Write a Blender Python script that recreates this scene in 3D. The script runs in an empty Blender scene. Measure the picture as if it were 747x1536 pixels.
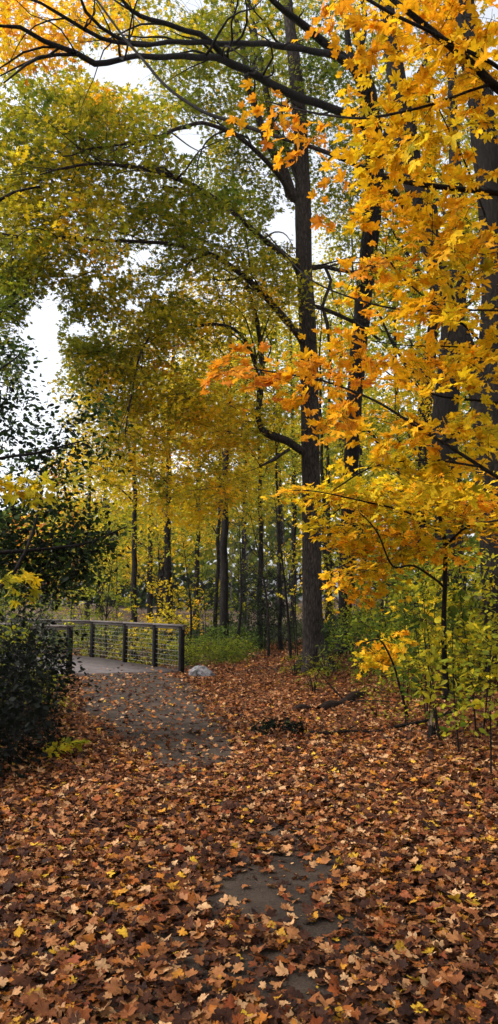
import bpy, math, random
import numpy as np
from mathutils import Vector

rng = np.random.default_rng(7)
random.seed(7)
F = 1109.0                       # focal length in photo pixels
PITCH = math.radians(7.05)
CH = 1.6
CP, SP = math.cos(PITCH), math.sin(PITCH)
scene = bpy.context.scene
COL = scene.collection

# ------------------------------------------------------------------ projection helpers (photo pixel + distance -> metres)
def V(px, py, d):
    u = (px - 373.5) / F; v = (768 - py) / F
    dy = CP - SP * v; dz = SP + CP * v
    return np.array([u / dy * d, d, CH + dz / dy * d])

def proj(P):
    P = np.atleast_2d(P)
    y = P[:, 1]; z = P[:, 2] - CH
    ax = y * CP + z * SP
    up = -y * SP + z * CP
    ax = np.where(ax < 0.1, 0.1, ax)
    return 373.5 + P[:, 0] / ax * F, 768 - up / ax * F

def gnd(px, py):
    v = (768 - py) / F; u = (px - 373.5) / F
    dy = CP - SP * v; dz = SP + CP * v
    t = -CH / dz
    return np.array([u * t, dy * t])

# ------------------------------------------------------------------ noise
_ph = np.random.default_rng(3).uniform(0, 6.28, (24, 3))
_dr = np.random.default_rng(4).normal(size=(24, 3)); _dr /= np.linalg.norm(_dr, axis=1)[:, None]
def snoise(P, s=1.0, o=0):
    P = np.asarray(P, float)
    if P.shape[-1] == 2: P = np.concatenate([P, np.zeros(P.shape[:-1] + (1,))], -1)
    a = 0
    for k in range(8):
        i = (k + o) % 24
        a = a + np.sin((P @ _dr[i]) * s * (1 + 0.35 * k) + _ph[i, 0]) / (1 + 0.25 * k)
    return a / 3.6

def sstep(a, b, x):
    t = np.clip((x - a) / (b - a), 0, 1); return t * t * (3 - 2 * t)

# ------------------------------------------------------------------ terrain
PATHC = np.array([[0.35, -4, 1.5], [0.3, 0, 1.45], [0.12, 3, 1.35], [0.05, 4.5, 1.3], [-0.15, 6.2, 1.3], [-0.65, 8.4, 1.3], [-1.25, 11, 1.35],
                  [-2.0, 13.8, 1.4], [-2.78, 16.9, 1.35], [-3.0, 17.4, 1.3]])
BS = np.array([-2.85, 17.0]); BU = np.array([-0.69, 0.724]); BT = np.array([0.724, 0.69])
def path_dist(x, y):
    cx = np.interp(y, PATHC[:, 1], PATHC[:, 0]); hw = np.interp(y, PATHC[:, 1], PATHC[:, 2])
    d = np.abs(x - cx) * 0.95 / hw
    return np.where(y > 18.5, 9.0, np.where(y > 17.6, np.maximum(d, 1.2), d))
def G(x, y):
    x = np.asarray(x, float); y = np.asarray(y, float)
    P = np.stack([x, y], -1)
    off = sstep(1.0, 1.9, path_dist(x, y))
    h = 0.05 * snoise(P, 0.9) * off + 0.035 * snoise(P, 2.6, 5) * off
    h = h + 1.15 * sstep(1.3, 8.0, x) * sstep(2.0, 8.0, y)
    h = h + 0.9 * sstep(9, 26, x) + 0.5 * sstep(6, 16, -x) * sstep(18, 40, y)
    h = h + 0.9 * sstep(40, 75, y)
    s = (x - BS[0]) * BU[0] + (y - BS[1]) * BU[1]; t = (x - BS[0]) * BT[0] + (y - BS[1]) * BT[1]
    rav = sstep(1.4, 3.2, s) * (1 - sstep(6.2, 8.4, s)) * sstep(-22, -6, t) * (1 - sstep(3.0, 6.0, t))
    h = h * (1 - rav) - 1.15 * rav
    return h

# ------------------------------------------------------------------ object helpers
def tag(o, label=None, cat=None, group=None, kind=None):
    if label: o['label'] = label
    if cat: o['category'] = cat
    if group: o['group'] = group
    if kind: o['kind'] = kind
    return o
def thing(name, loc, label, cat, group=None):
    o = bpy.data.objects.new(name, None); COL.objects.link(o)
    o.location = Vector([float(a) for a in loc]); o.empty_display_size = 0.2
    return tag(o, label, cat, group)
def absloc(o):
    l = Vector((0, 0, 0))
    while o is not None: l = l + o.location; o = o.parent
    return np.array(l)
def mkmesh(name, verts, loops, sizes, mat, parent=None, attrs=None, smooth=False, origin=None):
    verts = np.asarray(verts, np.float64).reshape(-1, 3)
    o0 = absloc(parent) if parent is not None else (np.array(origin, float) if origin is not None else np.zeros(3))
    me = bpy.data.meshes.new(name)
    me.vertices.add(len(verts)); me.vertices.foreach_set('co', (verts - o0).astype(np.float32).ravel())
    loops = np.asarray(loops, np.int32).ravel(); sizes = np.asarray(sizes, np.int32).ravel()
    me.loops.add(len(loops)); me.loops.foreach_set('vertex_index', loops)
    me.polygons.add(len(sizes))
    st = np.concatenate([[0], np.cumsum(sizes)[:-1]]).astype(np.int32)
    me.polygons.foreach_set('loop_start', st)
    if smooth: me.polygons.foreach_set('use_smooth', np.ones(len(sizes), bool))
    me.update(calc_edges=True)
    if attrs:
        for k, a in attrs.items():
            at = me.attributes.new(k, 'FLOAT', 'POINT'); at.data.foreach_set('value', np.asarray(a, np.float32))
    me.materials.append(mat)
    o = bpy.data.objects.new(name, me); COL.objects.link(o)
    if parent is not None: o.parent = parent
    elif origin is not None: o.location = Vector([float(a) for a in origin])
    return o

class MB:
    """collects tubes / boxes as one mesh"""
    def __init__(s): s.v = []; s.l = []; s.z = []; s.n = 0
    def add(s, v, f):
        v = np.asarray(v, float).reshape(-1, 3); f = np.asarray(f)
        s.v.append(v); s.l.append((f + s.n).ravel()); s.z.append(np.full(len(f), f.shape[1])); s.n += len(v)
    def box(s, c, ax, ay, az, hx, hy, hz):
        c = np.array(c, float); ax, ay, az = [np.array(a, float) for a in (ax, ay, az)]
        P = [c + i * hx * ax + j * hy * ay + k * hz * az for k in (-1, 1) for j in (-1, 1) for i in (-1, 1)]
        s.add(P, [[0, 2, 3, 1], [4, 5, 7, 6], [0, 1, 5, 4], [2, 6, 7, 3], [0, 4, 6, 2], [1, 3, 7, 5]])
    def tube(s, P, R, sides=8, rough=0.0, ridge=0, seed=0):
        P = np.asarray(P, float); R = np.asarray(R, float); n = len(P)
        T = np.gradient(P, axis=0); T /= np.linalg.norm(T, axis=1)[:, None] + 1e-9
        a = np.array([1.0, 0, 0]) if abs(T[0][0]) < 0.8 else np.array([0, 1.0, 0])
        N = []
        for i in range(n):
            a = a - T[i] * (a @ T[i]); a = a / (np.linalg.norm(a) + 1e-9); N.append(a)
        N = np.array(N); B = np.cross(T, N)
        th = np.arange(sides) / sides * 2 * math.pi
        ring = np.cos(th)[None, :, None] * N[:, None] + np.sin(th)[None, :, None] * B[:, None]
        rr = np.repeat(R[:, None], sides, 1)
        if rough:
            q = np.stack([np.cos(th)[None] * 1.6 + 0 * rr, np.sin(th)[None] * 1.6 + 0 * rr, np.repeat(P[:, 2:3] * 1.3, sides, 1)], -1)
            rr = rr * (1 + rough * snoise(q + seed, 1.0, 2))
            if ridge:
                q2 = np.stack([np.cos(th)[None] * 9 + 0 * rr, np.sin(th)[None] * 9 + 0 * rr, np.repeat(P[:, 2:3] * 2.0, sides, 1)], -1)
                rr = rr + ridge * (1 - 2 * np.abs(snoise(q2 + seed, 1.0, 9)))
        v = P[:, None] + ring * rr[..., None]
        i = np.arange(n - 1)[:, None]; j = np.arange(sides)[None]
        k = (j + 1) % sides
        f = np.stack([i * sides + j, i * sides + k, (i + 1) * sides + k, (i + 1) * sides + j], -1).reshape(-1, 4)
        s.add(v, f)
        m = s.n
        s.v.append(P[[-1]] + T[[-1]] * R[-1] * 0.3); s.n += 1
        b = m - sides
        jj = np.arange(sides)
        s.l.append(np.stack([b + jj, b + (jj + 1) % sides, np.full(sides, m)], -1).ravel()); s.z.append(np.full(sides, 3))
    def twigs(s, A, M, Bp, ra, rb, sides=3, seg=4):
        """many quadratic curves at once"""
        A, M, Bp = [np.asarray(q, float).reshape(-1, 3) for q in (A, M, Bp)]
        n = len(A)
        if n == 0: return
        t = np.linspace(0, 1, seg + 1)[None, :, None]
        P = (1 - t) ** 2 * A[:, None] + 2 * t * (1 - t) * M[:, None] + t ** 2 * Bp[:, None]
        T = Bp - A; T = T / (np.linalg.norm(T, axis=1)[:, None] + 1e-9)
        up = np.where(np.abs(T[:, 2:3]) > 0.9, np.array([[1.0, 0, 0]]), np.array([[0, 0, 1.0]]))
        N = np.cross(T, up); N /= np.linalg.norm(N, axis=1)[:, None] + 1e-9
        B = np.cross(T, N)
        th = np.arange(sides) / sides * 2 * math.pi
        ring = np.cos(th)[None, :, None] * N[:, None] + np.sin(th)[None, :, None] * B[:, None]
        ra = np.broadcast_to(ra, (n,)); rb = np.broadcast_to(rb, (n,))
        R = ra[:, None] * (1 - t[..., 0]) + rb[:, None] * t[..., 0]
        v = P[:, :, None] + ring[:, None] * R[:, :, None, None]
        nn = (seg + 1) * sides
        i = np.arange(seg)[:, None]; j = np.arange(sides)[None]; k = (j + 1) % sides
        f = np.stack([i * sides + j, i * sides + k, (i + 1) * sides + k, (i + 1) * sides + j], -1).reshape(1, -1, 4)
        f = (f + (np.arange(n) * nn)[:, None, None]).reshape(-1, 4)
        s.add(v, f)
    def build(s, name, mat, parent=None, smooth=True, origin=None):
        return mkmesh(name, np.concatenate(s.v), np.concatenate(s.l), np.concatenate(s.z), mat, parent, smooth=smooth, origin=origin)

def catmull(P, step):
    P = np.asarray(P, float)
    if len(P) < 3:
        n = max(2, int(np.linalg.norm(P[-1, :3] - P[0, :3]) / step) + 1)
        t = np.linspace(0, 1, n)[:, None]; return P[0] * (1 - t) + P[-1] * t
    Q = np.vstack([2 * P[0] - P[1], P, 2 * P[-1] - P[-2]])
    out = []
    for i in range(1, len(Q) - 2):
        n = max(1, int(np.linalg.norm(Q[i + 1, :3] - Q[i, :3]) / step))
        t = (np.arange(n) / n)[:, None]
        a, b, c, d = Q[i - 1], Q[i], Q[i + 1], Q[i + 2]
        out.append(0.5 * (2 * b + (c - a) * t + (2 * a - 5 * b + 4 * c - d) * t ** 2 + (3 * b - a - 3 * c + d) * t ** 3))
    out.append(P[[-1]])
    return np.vstack(out)

# ------------------------------------------------------------------ materials
def nodes(name):
    m = bpy.data.materials.new(name); m.use_nodes = True
    nt = m.node_tree; nt.nodes.clear()
    out = nt.nodes.new('ShaderNodeOutputMaterial')
    return m, nt, out
def ramp(nt, stops, interp='LINEAR'):
    r = nt.nodes.new('ShaderNodeValToRGB'); cr = r.color_ramp; cr.interpolation = interp
    while len(cr.elements) < len(stops): cr.elements.new(0.5)
    for e, (p, c) in zip(cr.elements, stops): e.position = p; e.color = (*c, 1)
    return r
def noise(nt, scale, detail=4, vec=None, rough=0.6):
    n = nt.nodes.new('ShaderNodeTexNoise'); n.inputs['Scale'].default_value = scale; n.inputs['Detail'].default_value = detail
    n.inputs['Roughness'].default_value = rough
    if vec is not None: nt.links.new(vec, n.inputs['Vector'])
    return n

def leaf_material(name, stops, trans=0.45, mottle=0.35, rough=0.6, spec=0.13):
    m, nt, out = nodes(name); L = nt.links.new
    at = nt.nodes.new('ShaderNodeAttribute'); at.attribute_name = 'hue'
    r = ramp(nt, stops); L(at.outputs['Fac'], r.inputs['Fac'])
    geo = nt.nodes.new('ShaderNodeNewGeometry')
    tc = nt.nodes.new('ShaderNodeTexCoord')
    nz = noise(nt, 30, 5, tc.outputs['Object'])
    mr = nt.nodes.new('ShaderNodeMapRange'); mr.inputs[1].default_value = 0.3; mr.inputs[2].default_value = 0.7
    mr.inputs[3].default_value = 1 - mottle; mr.inputs[4].default_value = 1 + mottle * 0.6
    L(nz.outputs['Fac'], mr.inputs[0])
    mr2 = nt.nodes.new('ShaderNodeMapRange'); mr2.inputs[3].default_value = 0.72; mr2.inputs[4].default_value = 1.2
    L(geo.outputs['Random Per Island'], mr2.inputs[0])
    mu = nt.nodes.new('ShaderNodeMath'); mu.operation = 'MULTIPLY'; L(mr.outputs[0], mu.inputs[0]); L(mr2.outputs[0], mu.inputs[1])
    hs = nt.nodes.new('ShaderNodeHueSaturation'); L(r.outputs['Color'], hs.inputs['Color']); L(mu.outputs[0], hs.inputs['Value'])
    p = nt.nodes.new('ShaderNodeBsdfPrincipled'); L(hs.outputs['Color'], p.inputs['Base Color'])
    p.inputs['Roughness'].default_value = rough; p.inputs['Specular IOR Level'].default_value = spec
    t = nt.nodes.new('ShaderNodeBsdfTranslucent'); L(hs.outputs['Color'], t.inputs['Color'])
    mx = nt.nodes.new('ShaderNodeMixShader'); mx.inputs[0].default_value = trans
    L(p.outputs[0], mx.inputs[1]); L(t.outputs[0], mx.inputs[2]); L(mx.outputs[0], out.inputs['Surface'])
    return m
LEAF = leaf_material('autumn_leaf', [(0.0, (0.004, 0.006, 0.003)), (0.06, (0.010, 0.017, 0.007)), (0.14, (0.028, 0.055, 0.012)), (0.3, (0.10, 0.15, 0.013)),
    (0.42, (0.23, 0.25, 0.014)), (0.54, (0.48, 0.40, 0.016)), (0.63, (0.90, 0.62, 0.015)), (0.73, (0.90, 0.44, 0.012)), (0.82, (0.78, 0.31, 0.014)),
    (0.9, (0.58, 0.17, 0.016)), (1.0, (0.30, 0.07, 0.02))], 0.5, 0.34)
LITTER = leaf_material('fallen_leaf', [(0.0, (0.025, 0.011, 0.008)), (0.2, (0.065, 0.023, 0.011)), (0.42, (0.21, 0.070, 0.023)),
    (0.6, (0.36, 0.15, 0.053)), (0.72, (0.56, 0.33, 0.16)), (0.8, (0.20, 0.045, 0.015)), (0.9, (0.42, 0.15, 0.02)), (1.0, (0.58, 0.36, 0.03))], 0.12, 0.4, 0.65, 0.12)

def bark_material(name, dark, light, scale=9, bump=0.6, moss=0.0):
    m, nt, out = nodes(name); L = nt.links.new
    tc = nt.nodes.new('ShaderNodeTexCoord'); mp = nt.nodes.new('ShaderNodeMapping'); mp.inputs['Scale'].default_value = (1, 1, 0.26)
    L(tc.outputs['Object'], mp.inputs['Vector'])
    n1 = noise(nt, scale * 2.2, 6, mp.outputs[0], 0.7)
    vo = nt.nodes.new('ShaderNodeTexVoronoi'); vo.feature = 'DISTANCE_TO_EDGE'; vo.inputs['Scale'].default_value = scale * 1.7
    ad = nt.nodes.new('ShaderNodeMixRGB'); ad.blend_type = 'ADD'; ad.inputs[0].default_value = 0.12
    L(mp.outputs[0], ad.inputs[1]); L(n1.outputs['Color'], ad.inputs[2]); L(ad.outputs[0], vo.inputs['Vector'])
    n2 = noise(nt, 1.3, 3, tc.outputs['Object'])
    mul = nt.nodes.new('ShaderNodeMath'); mul.operation = 'MULTIPLY_ADD'; L(n1.outputs['Fac'], mul.inputs[0]); mul.inputs[1].default_value = 0.8
    L(vo.outputs['Distance'], mul.inputs[2])
    r = ramp(nt, [(0.3, dark), (0.78, light)]); L(mul.outputs[0], r.inputs['Fac'])
    mx = nt.nodes.new('ShaderNodeMixRGB'); mx.blend_type = 'MULTIPLY'; mx.inputs[0].default_value = 0.55
    L(r.outputs['Color'], mx.inputs[1])
    r2 = ramp(nt, [(0.35, (0.35, 0.33, 0.3)), (0.65, (1.1, 1.1, 1.08))]); L(n2.outputs['Fac'], r2.inputs['Fac']); L(r2.outputs['Color'], mx.inputs[2])
    p = nt.nodes.new('ShaderNodeBsdfPrincipled'); L(mx.outputs[0], p.inputs['Base Color']); p.inputs['Roughness'].default_value = 0.9
    p.inputs['Specular IOR Level'].default_value = 0.15
    b = nt.nodes.new('ShaderNodeBump'); b.inputs['Strength'].default_value = bump; b.inputs['Distance'].default_value = 0.03
    L(mul.outputs[0], b.inputs['Height']); L(b.outputs[0], p.inputs['Normal']); L(p.outputs[0], out.inputs['Surface'])
    return m
BARK_MAIN = bark_material('grey_ridged_bark', (0.003, 0.0025, 0.002), (0.075, 0.057, 0.047), 11, 1.0)
BARK_DARK = bark_material('dark_bark', (0.004, 0.0035, 0.003), (0.020, 0.015, 0.0125), 9, 0.7)  # near-black bark tone, mottled by noise
BARK_MID = bark_material('brown_bark', (0.003, 0.0025, 0.002), (0.022, 0.016, 0.012), 9, 0.8)
BARK_PALE = bark_material('grey_twig_bark', (0.04, 0.034, 0.032), (0.14, 0.12, 0.115), 6, 0.3)

def simple(name, c1, c2, scale=8, rough=0.8, bump=0.3, stretch=None, dist=0.01, detail=5):
    m, nt, out = nodes(name); L = nt.links.new
    tc = nt.nodes.new('ShaderNodeTexCoord'); vec = tc.outputs['Object']
    if stretch:
        mp = nt.nodes.new('ShaderNodeMapping'); mp.inputs['Scale'].default_value = stretch; L(vec, mp.inputs['Vector']); vec = mp.outputs[0]
    n = noise(nt, scale, detail, vec, 0.65)
    r = ramp(nt, [(0.32, c1), (0.68, c2)]); L(n.outputs['Fac'], r.inputs['Fac'])
    p = nt.nodes.new('ShaderNodeBsdfPrincipled'); L(r.outputs['Color'], p.inputs['Base Color']); p.inputs['Roughness'].default_value = rough
    p.inputs['Specular IOR Level'].default_value = 0.12
    b = nt.nodes.new('ShaderNodeBump'); b.inputs['Strength'].default_value = bump; b.inputs['Distance'].default_value = dist
    L(n.outputs['Fac'], b.inputs['Height']); L(b.outputs[0], p.inputs['Normal']); L(p.outputs[0], out.inputs['Surface'])
    return m
ASPHALT = None
def asphalt_material():
    m, nt, out = nodes('worn_asphalt'); L = nt.links.new
    tc = nt.nodes.new('ShaderNodeTexCoord')
    n1 = noise(nt, 2.6, 9, tc.outputs['Object'], .72); n2 = noise(nt, 75, 5, tc.outputs['Object'])
    r = ramp(nt, [(0.34, (0.013, 0.008, 0.005)), (0.66, (0.066, 0.046, 0.033))]); L(n1.outputs['Fac'], r.inputs['Fac'])
    mx = nt.nodes.new('ShaderNodeMixRGB'); mx.blend_type = 'OVERLAY'; mx.inputs[0].default_value = 0.9
    L(r.outputs['Color'], mx.inputs[1]); L(n2.outputs['Fac'], mx.inputs[2])
    p = nt.nodes.new('ShaderNodeBsdfPrincipled'); L(mx.outputs[0], p.inputs['Base Color']); p.inputs['Roughness'].default_value = 0.9; p.inputs['Specular IOR Level'].default_value = 0.2
    b = nt.nodes.new('ShaderNodeBump'); b.inputs['Strength'].default_value = 1.0; b.inputs['Distance'].default_value = 0.008
    L(n2.outputs['Fac'], b.inputs['Height']); L(b.outputs[0], p.inputs['Normal']); L(p.outputs[0], out.inputs['Surface'])
    return m
ASPHALT = asphalt_material()
def soil_material():
    m, nt, out = nodes('leafy_soil'); L = nt.links.new
    tc = nt.nodes.new('ShaderNodeTexCoord')
    vo = nt.nodes.new('ShaderNodeTexVoronoi'); vo.inputs['Scale'].default_value = 11; L(tc.outputs['Object'], vo.inputs['Vector'])
    sep = nt.nodes.new('ShaderNodeSeparateColor'); L(vo.outputs['Color'], sep.inputs[0])
    r = ramp(nt, [(0.0, (0.012, 0.007, 0.005)), (0.4, (0.05, 0.022, 0.012)), (0.75, (0.13, 0.06, 0.028)), (1.0, (0.2, 0.11, 0.05))]); L(sep.outputs[0], r.inputs['Fac'])
    n1 = noise(nt, 0.25, 4, tc.outputs['Object'])
    gr = ramp(nt, [(0.45, (0, 0, 0)), (0.62, (1, 1, 1))]); L(n1.outputs['Fac'], gr.inputs['Fac'])
    mx = nt.nodes.new('ShaderNodeMixRGB'); mx.blend_type = 'MIX'; L(r.outputs['Color'], mx.inputs[1]); mx.inputs[2].default_value = (0.045, 0.05, 0.018, 1)
    sc = nt.nodes.new('ShaderNodeMath'); sc.operation = 'MULTIPLY'; sc.inputs[1].default_value = 0.5; L(gr.outputs['Color'], sc.inputs[0]); L(sc.outputs[0], mx.inputs[0])
    p = nt.nodes.new('ShaderNodeBsdfPrincipled'); L(mx.outputs[0], p.inputs['Base Color']); p.inputs['Roughness'].default_value = 0.95
    b = nt.nodes.new('ShaderNodeBump'); b.inputs['Strength'].default_value = 0.6; b.inputs['Distance'].default_value = 0.03
    L(vo.outputs['Distance'], b.inputs['Height']); L(b.outputs[0], p.inputs['Normal']); L(p.outputs[0], out.inputs['Surface'])
    return m
SOIL = soil_material()
WOOD_GREY = simple('weathered_handrail_wood', (0.055, 0.045, 0.04), (0.15, 0.13, 0.118), 9, 0.8, 0.4, (1, 1, 6), 0.006)
WOOD_DARK = simple('dark_post_wood', (0.003, 0.0025, 0.0025), (0.009, 0.007, 0.0065), 10, 0.95, 0.4, (5, 5, 0.7), 0.006)
DECK = simple('grey_deck_boards', (0.09, 0.074, 0.070), (0.155, 0.13, 0.126), 7, 0.75, 0.3, (1, 1, 1), 0.004)
WIRE = simple('galvanised_wire', (0.09, 0.085, 0.08), (0.20, 0.19, 0.175), 20, 0.45, 0.0)
ROCK = simple('pale_rock', (0.012, 0.011, 0.011), (0.27, 0.255, 0.26), 12, 0.9, 1.0, None, 0.03, 9)
ROTWOOD = simple('rotting_log_wood', (0.004, 0.003, 0.002), (0.028, 0.015, 0.010), 14, 0.95, 1.0, (3, 3, 1), 0.02, 8)
SNAPWOOD = simple('split_stump_wood', (0.10, 0.07, 0.05), (0.36, 0.27, 0.19), 25, 0.9, 0.8, (4, 4, 0.5), 0.01)

# ------------------------------------------------------------------ leaves
def outline(pts):
    a = [(math.sin(math.radians(t)) * r, math.cos(math.radians(t)) * r) for t, r in pts]
    b = [(-x, y) for x, y in reversed(a) if abs(x) > 1e-6]
    return np.array(a + b)
T_NEAR = outline([(0, 1.0), (8, .80), (13, .84), (19, .60), (25, .46), (34, .66), (38, .80), (48, .98), (56, .76), (66, .78), (74, .52), (84, .42), (96, .56), (110, .70),
                  (124, .46), (146, .40), (166, .26), (178, .08)])
T_LIT = outline([(0, 1.0), (8, .84), (13, .88), (19, .70), (26, .60), (35, .76), (39, .86), (49, 1.0), (56, .82), (65, .84), (74, .62), (84, .56), (96, .68), (110, .78),
                  (124, .60), (146, .52), (164, .36), (178, .10)])
T_MID = outline([(0, 1.0), (12, .74), (24, .47), (46, .95), (62, .68), (80, .42), (108, .64), (140, .38), (176, .10)])
T_LOW = outline([(0, 1.0), (25, .5), (50, .9), (85, .45), (112, .6), (172, .12)])
T_FAR = outline([(0, 1.0), (40, .75), (100, .55), (176, .2)])
T_OVAL = np.array([(0, -.5), (.28, -.3), (.38, 0.05), (.27, .45), (0, .85), (-.27, .45), (-.38, 0.05), (-.28, -.3)])
T_OVAL_LOW = np.array([(0, -.5), (.35, -.05), (.25, .45), (0, .85), (-.25, .45), (-.35, -.05)])
T_BLADE = np.array([(0, -.6), (.13, -.1), (.09, .5), (0, 1.0), (-.09, .5), (-.13, -.1)])

def leaf_arrays(C, N, T, S, tmpl, curl=0.25):
    n = len(C); K = len(tmpl)
    N = N / (np.linalg.norm(N, axis=1)[:, None] + 1e-9)
    T = T - N * (T * N).sum(1)[:, None]; T = T / (np.linalg.norm(T, axis=1)[:, None] + 1e-9)
    X = np.cross(T, N)
    t = np.vstack([[0, 0], tmpl])
    x = np.repeat(t[None, :, 0], n, 0) * rng.uniform(.82, 1.12, (n, 1)); y = np.repeat(t[None, :, 1], n, 0)
    x = x + rng.uniform(-.12, .12, (n, 1)) * y
    ca, cb, cc = rng.normal(0, curl, (3, n, 1)); cf = rng.uniform(-0.1, 1.0, (n, 1)) * curl
    z = ca * x * x + (cb - curl * .7) * y * np.abs(y) + cc * x * y + cf * np.abs(x) + rng.normal(0, curl * 0.16, (n, K + 1))
    v = C[:, None] + (X[:, None] * x[..., None] + T[:, None] * y[..., None] + N[:, None] * z[..., None]) * S[:, None, None]
    j = np.arange(K)
    f = np.stack([np.zeros(K, int), 1 + j, 1 + (j + 1) % K], -1)
    f = (f[None] + (np.arange(n) * (K + 1))[:, None, None]).reshape(-1, 3)
    return v.reshape(-1, 3), f
def build_leaves(name, C, N, T, S, hue, tmpl, mat, parent=None, curl=0.25, extra=None):
    v, f = leaf_arrays(C, N, T, S, tmpl, curl)
    h = np.repeat(np.clip(hue, 0, 1), len(tmpl) + 1)
    return mkmesh(name, v, f, np.full(len(f), 3), mat, parent, {'hue': h})

# gaps in the canopy where the overcast sky comes through (photo ellipse: centre, radii)
HOLES = [(68, 525, 30, 62), (78, 466, 26, 24), (50, 575, 22, 40), (185, 108, 46, 22), (282, 212, 26, 26), (200, 462, 20, 9), (122, 492, 14, 14), (45, 650, 32, 56),
         (210, 385, 16, 14), (415, 342, 18, 24), (112, 405, 11, 10), (290, 8, 24, 14), (142, 425, 9, 14), (20, 150, 12, 12), (30, 730, 40, 40)]
def in_holes(P, grow=1.0, holes=HOLES):
    x, y = proj(P); m = np.zeros(len(x), bool); x = x + 13 * snoise(P, 2.1, 12); y = y + 11 * snoise(P, 2.1, 17)
    for hx, hy, rx, ry in holes:
        m |= ((x - hx) / (rx * grow)) ** 2 + ((y - hy) / (ry * grow)) ** 2 < 1
    return m

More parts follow.
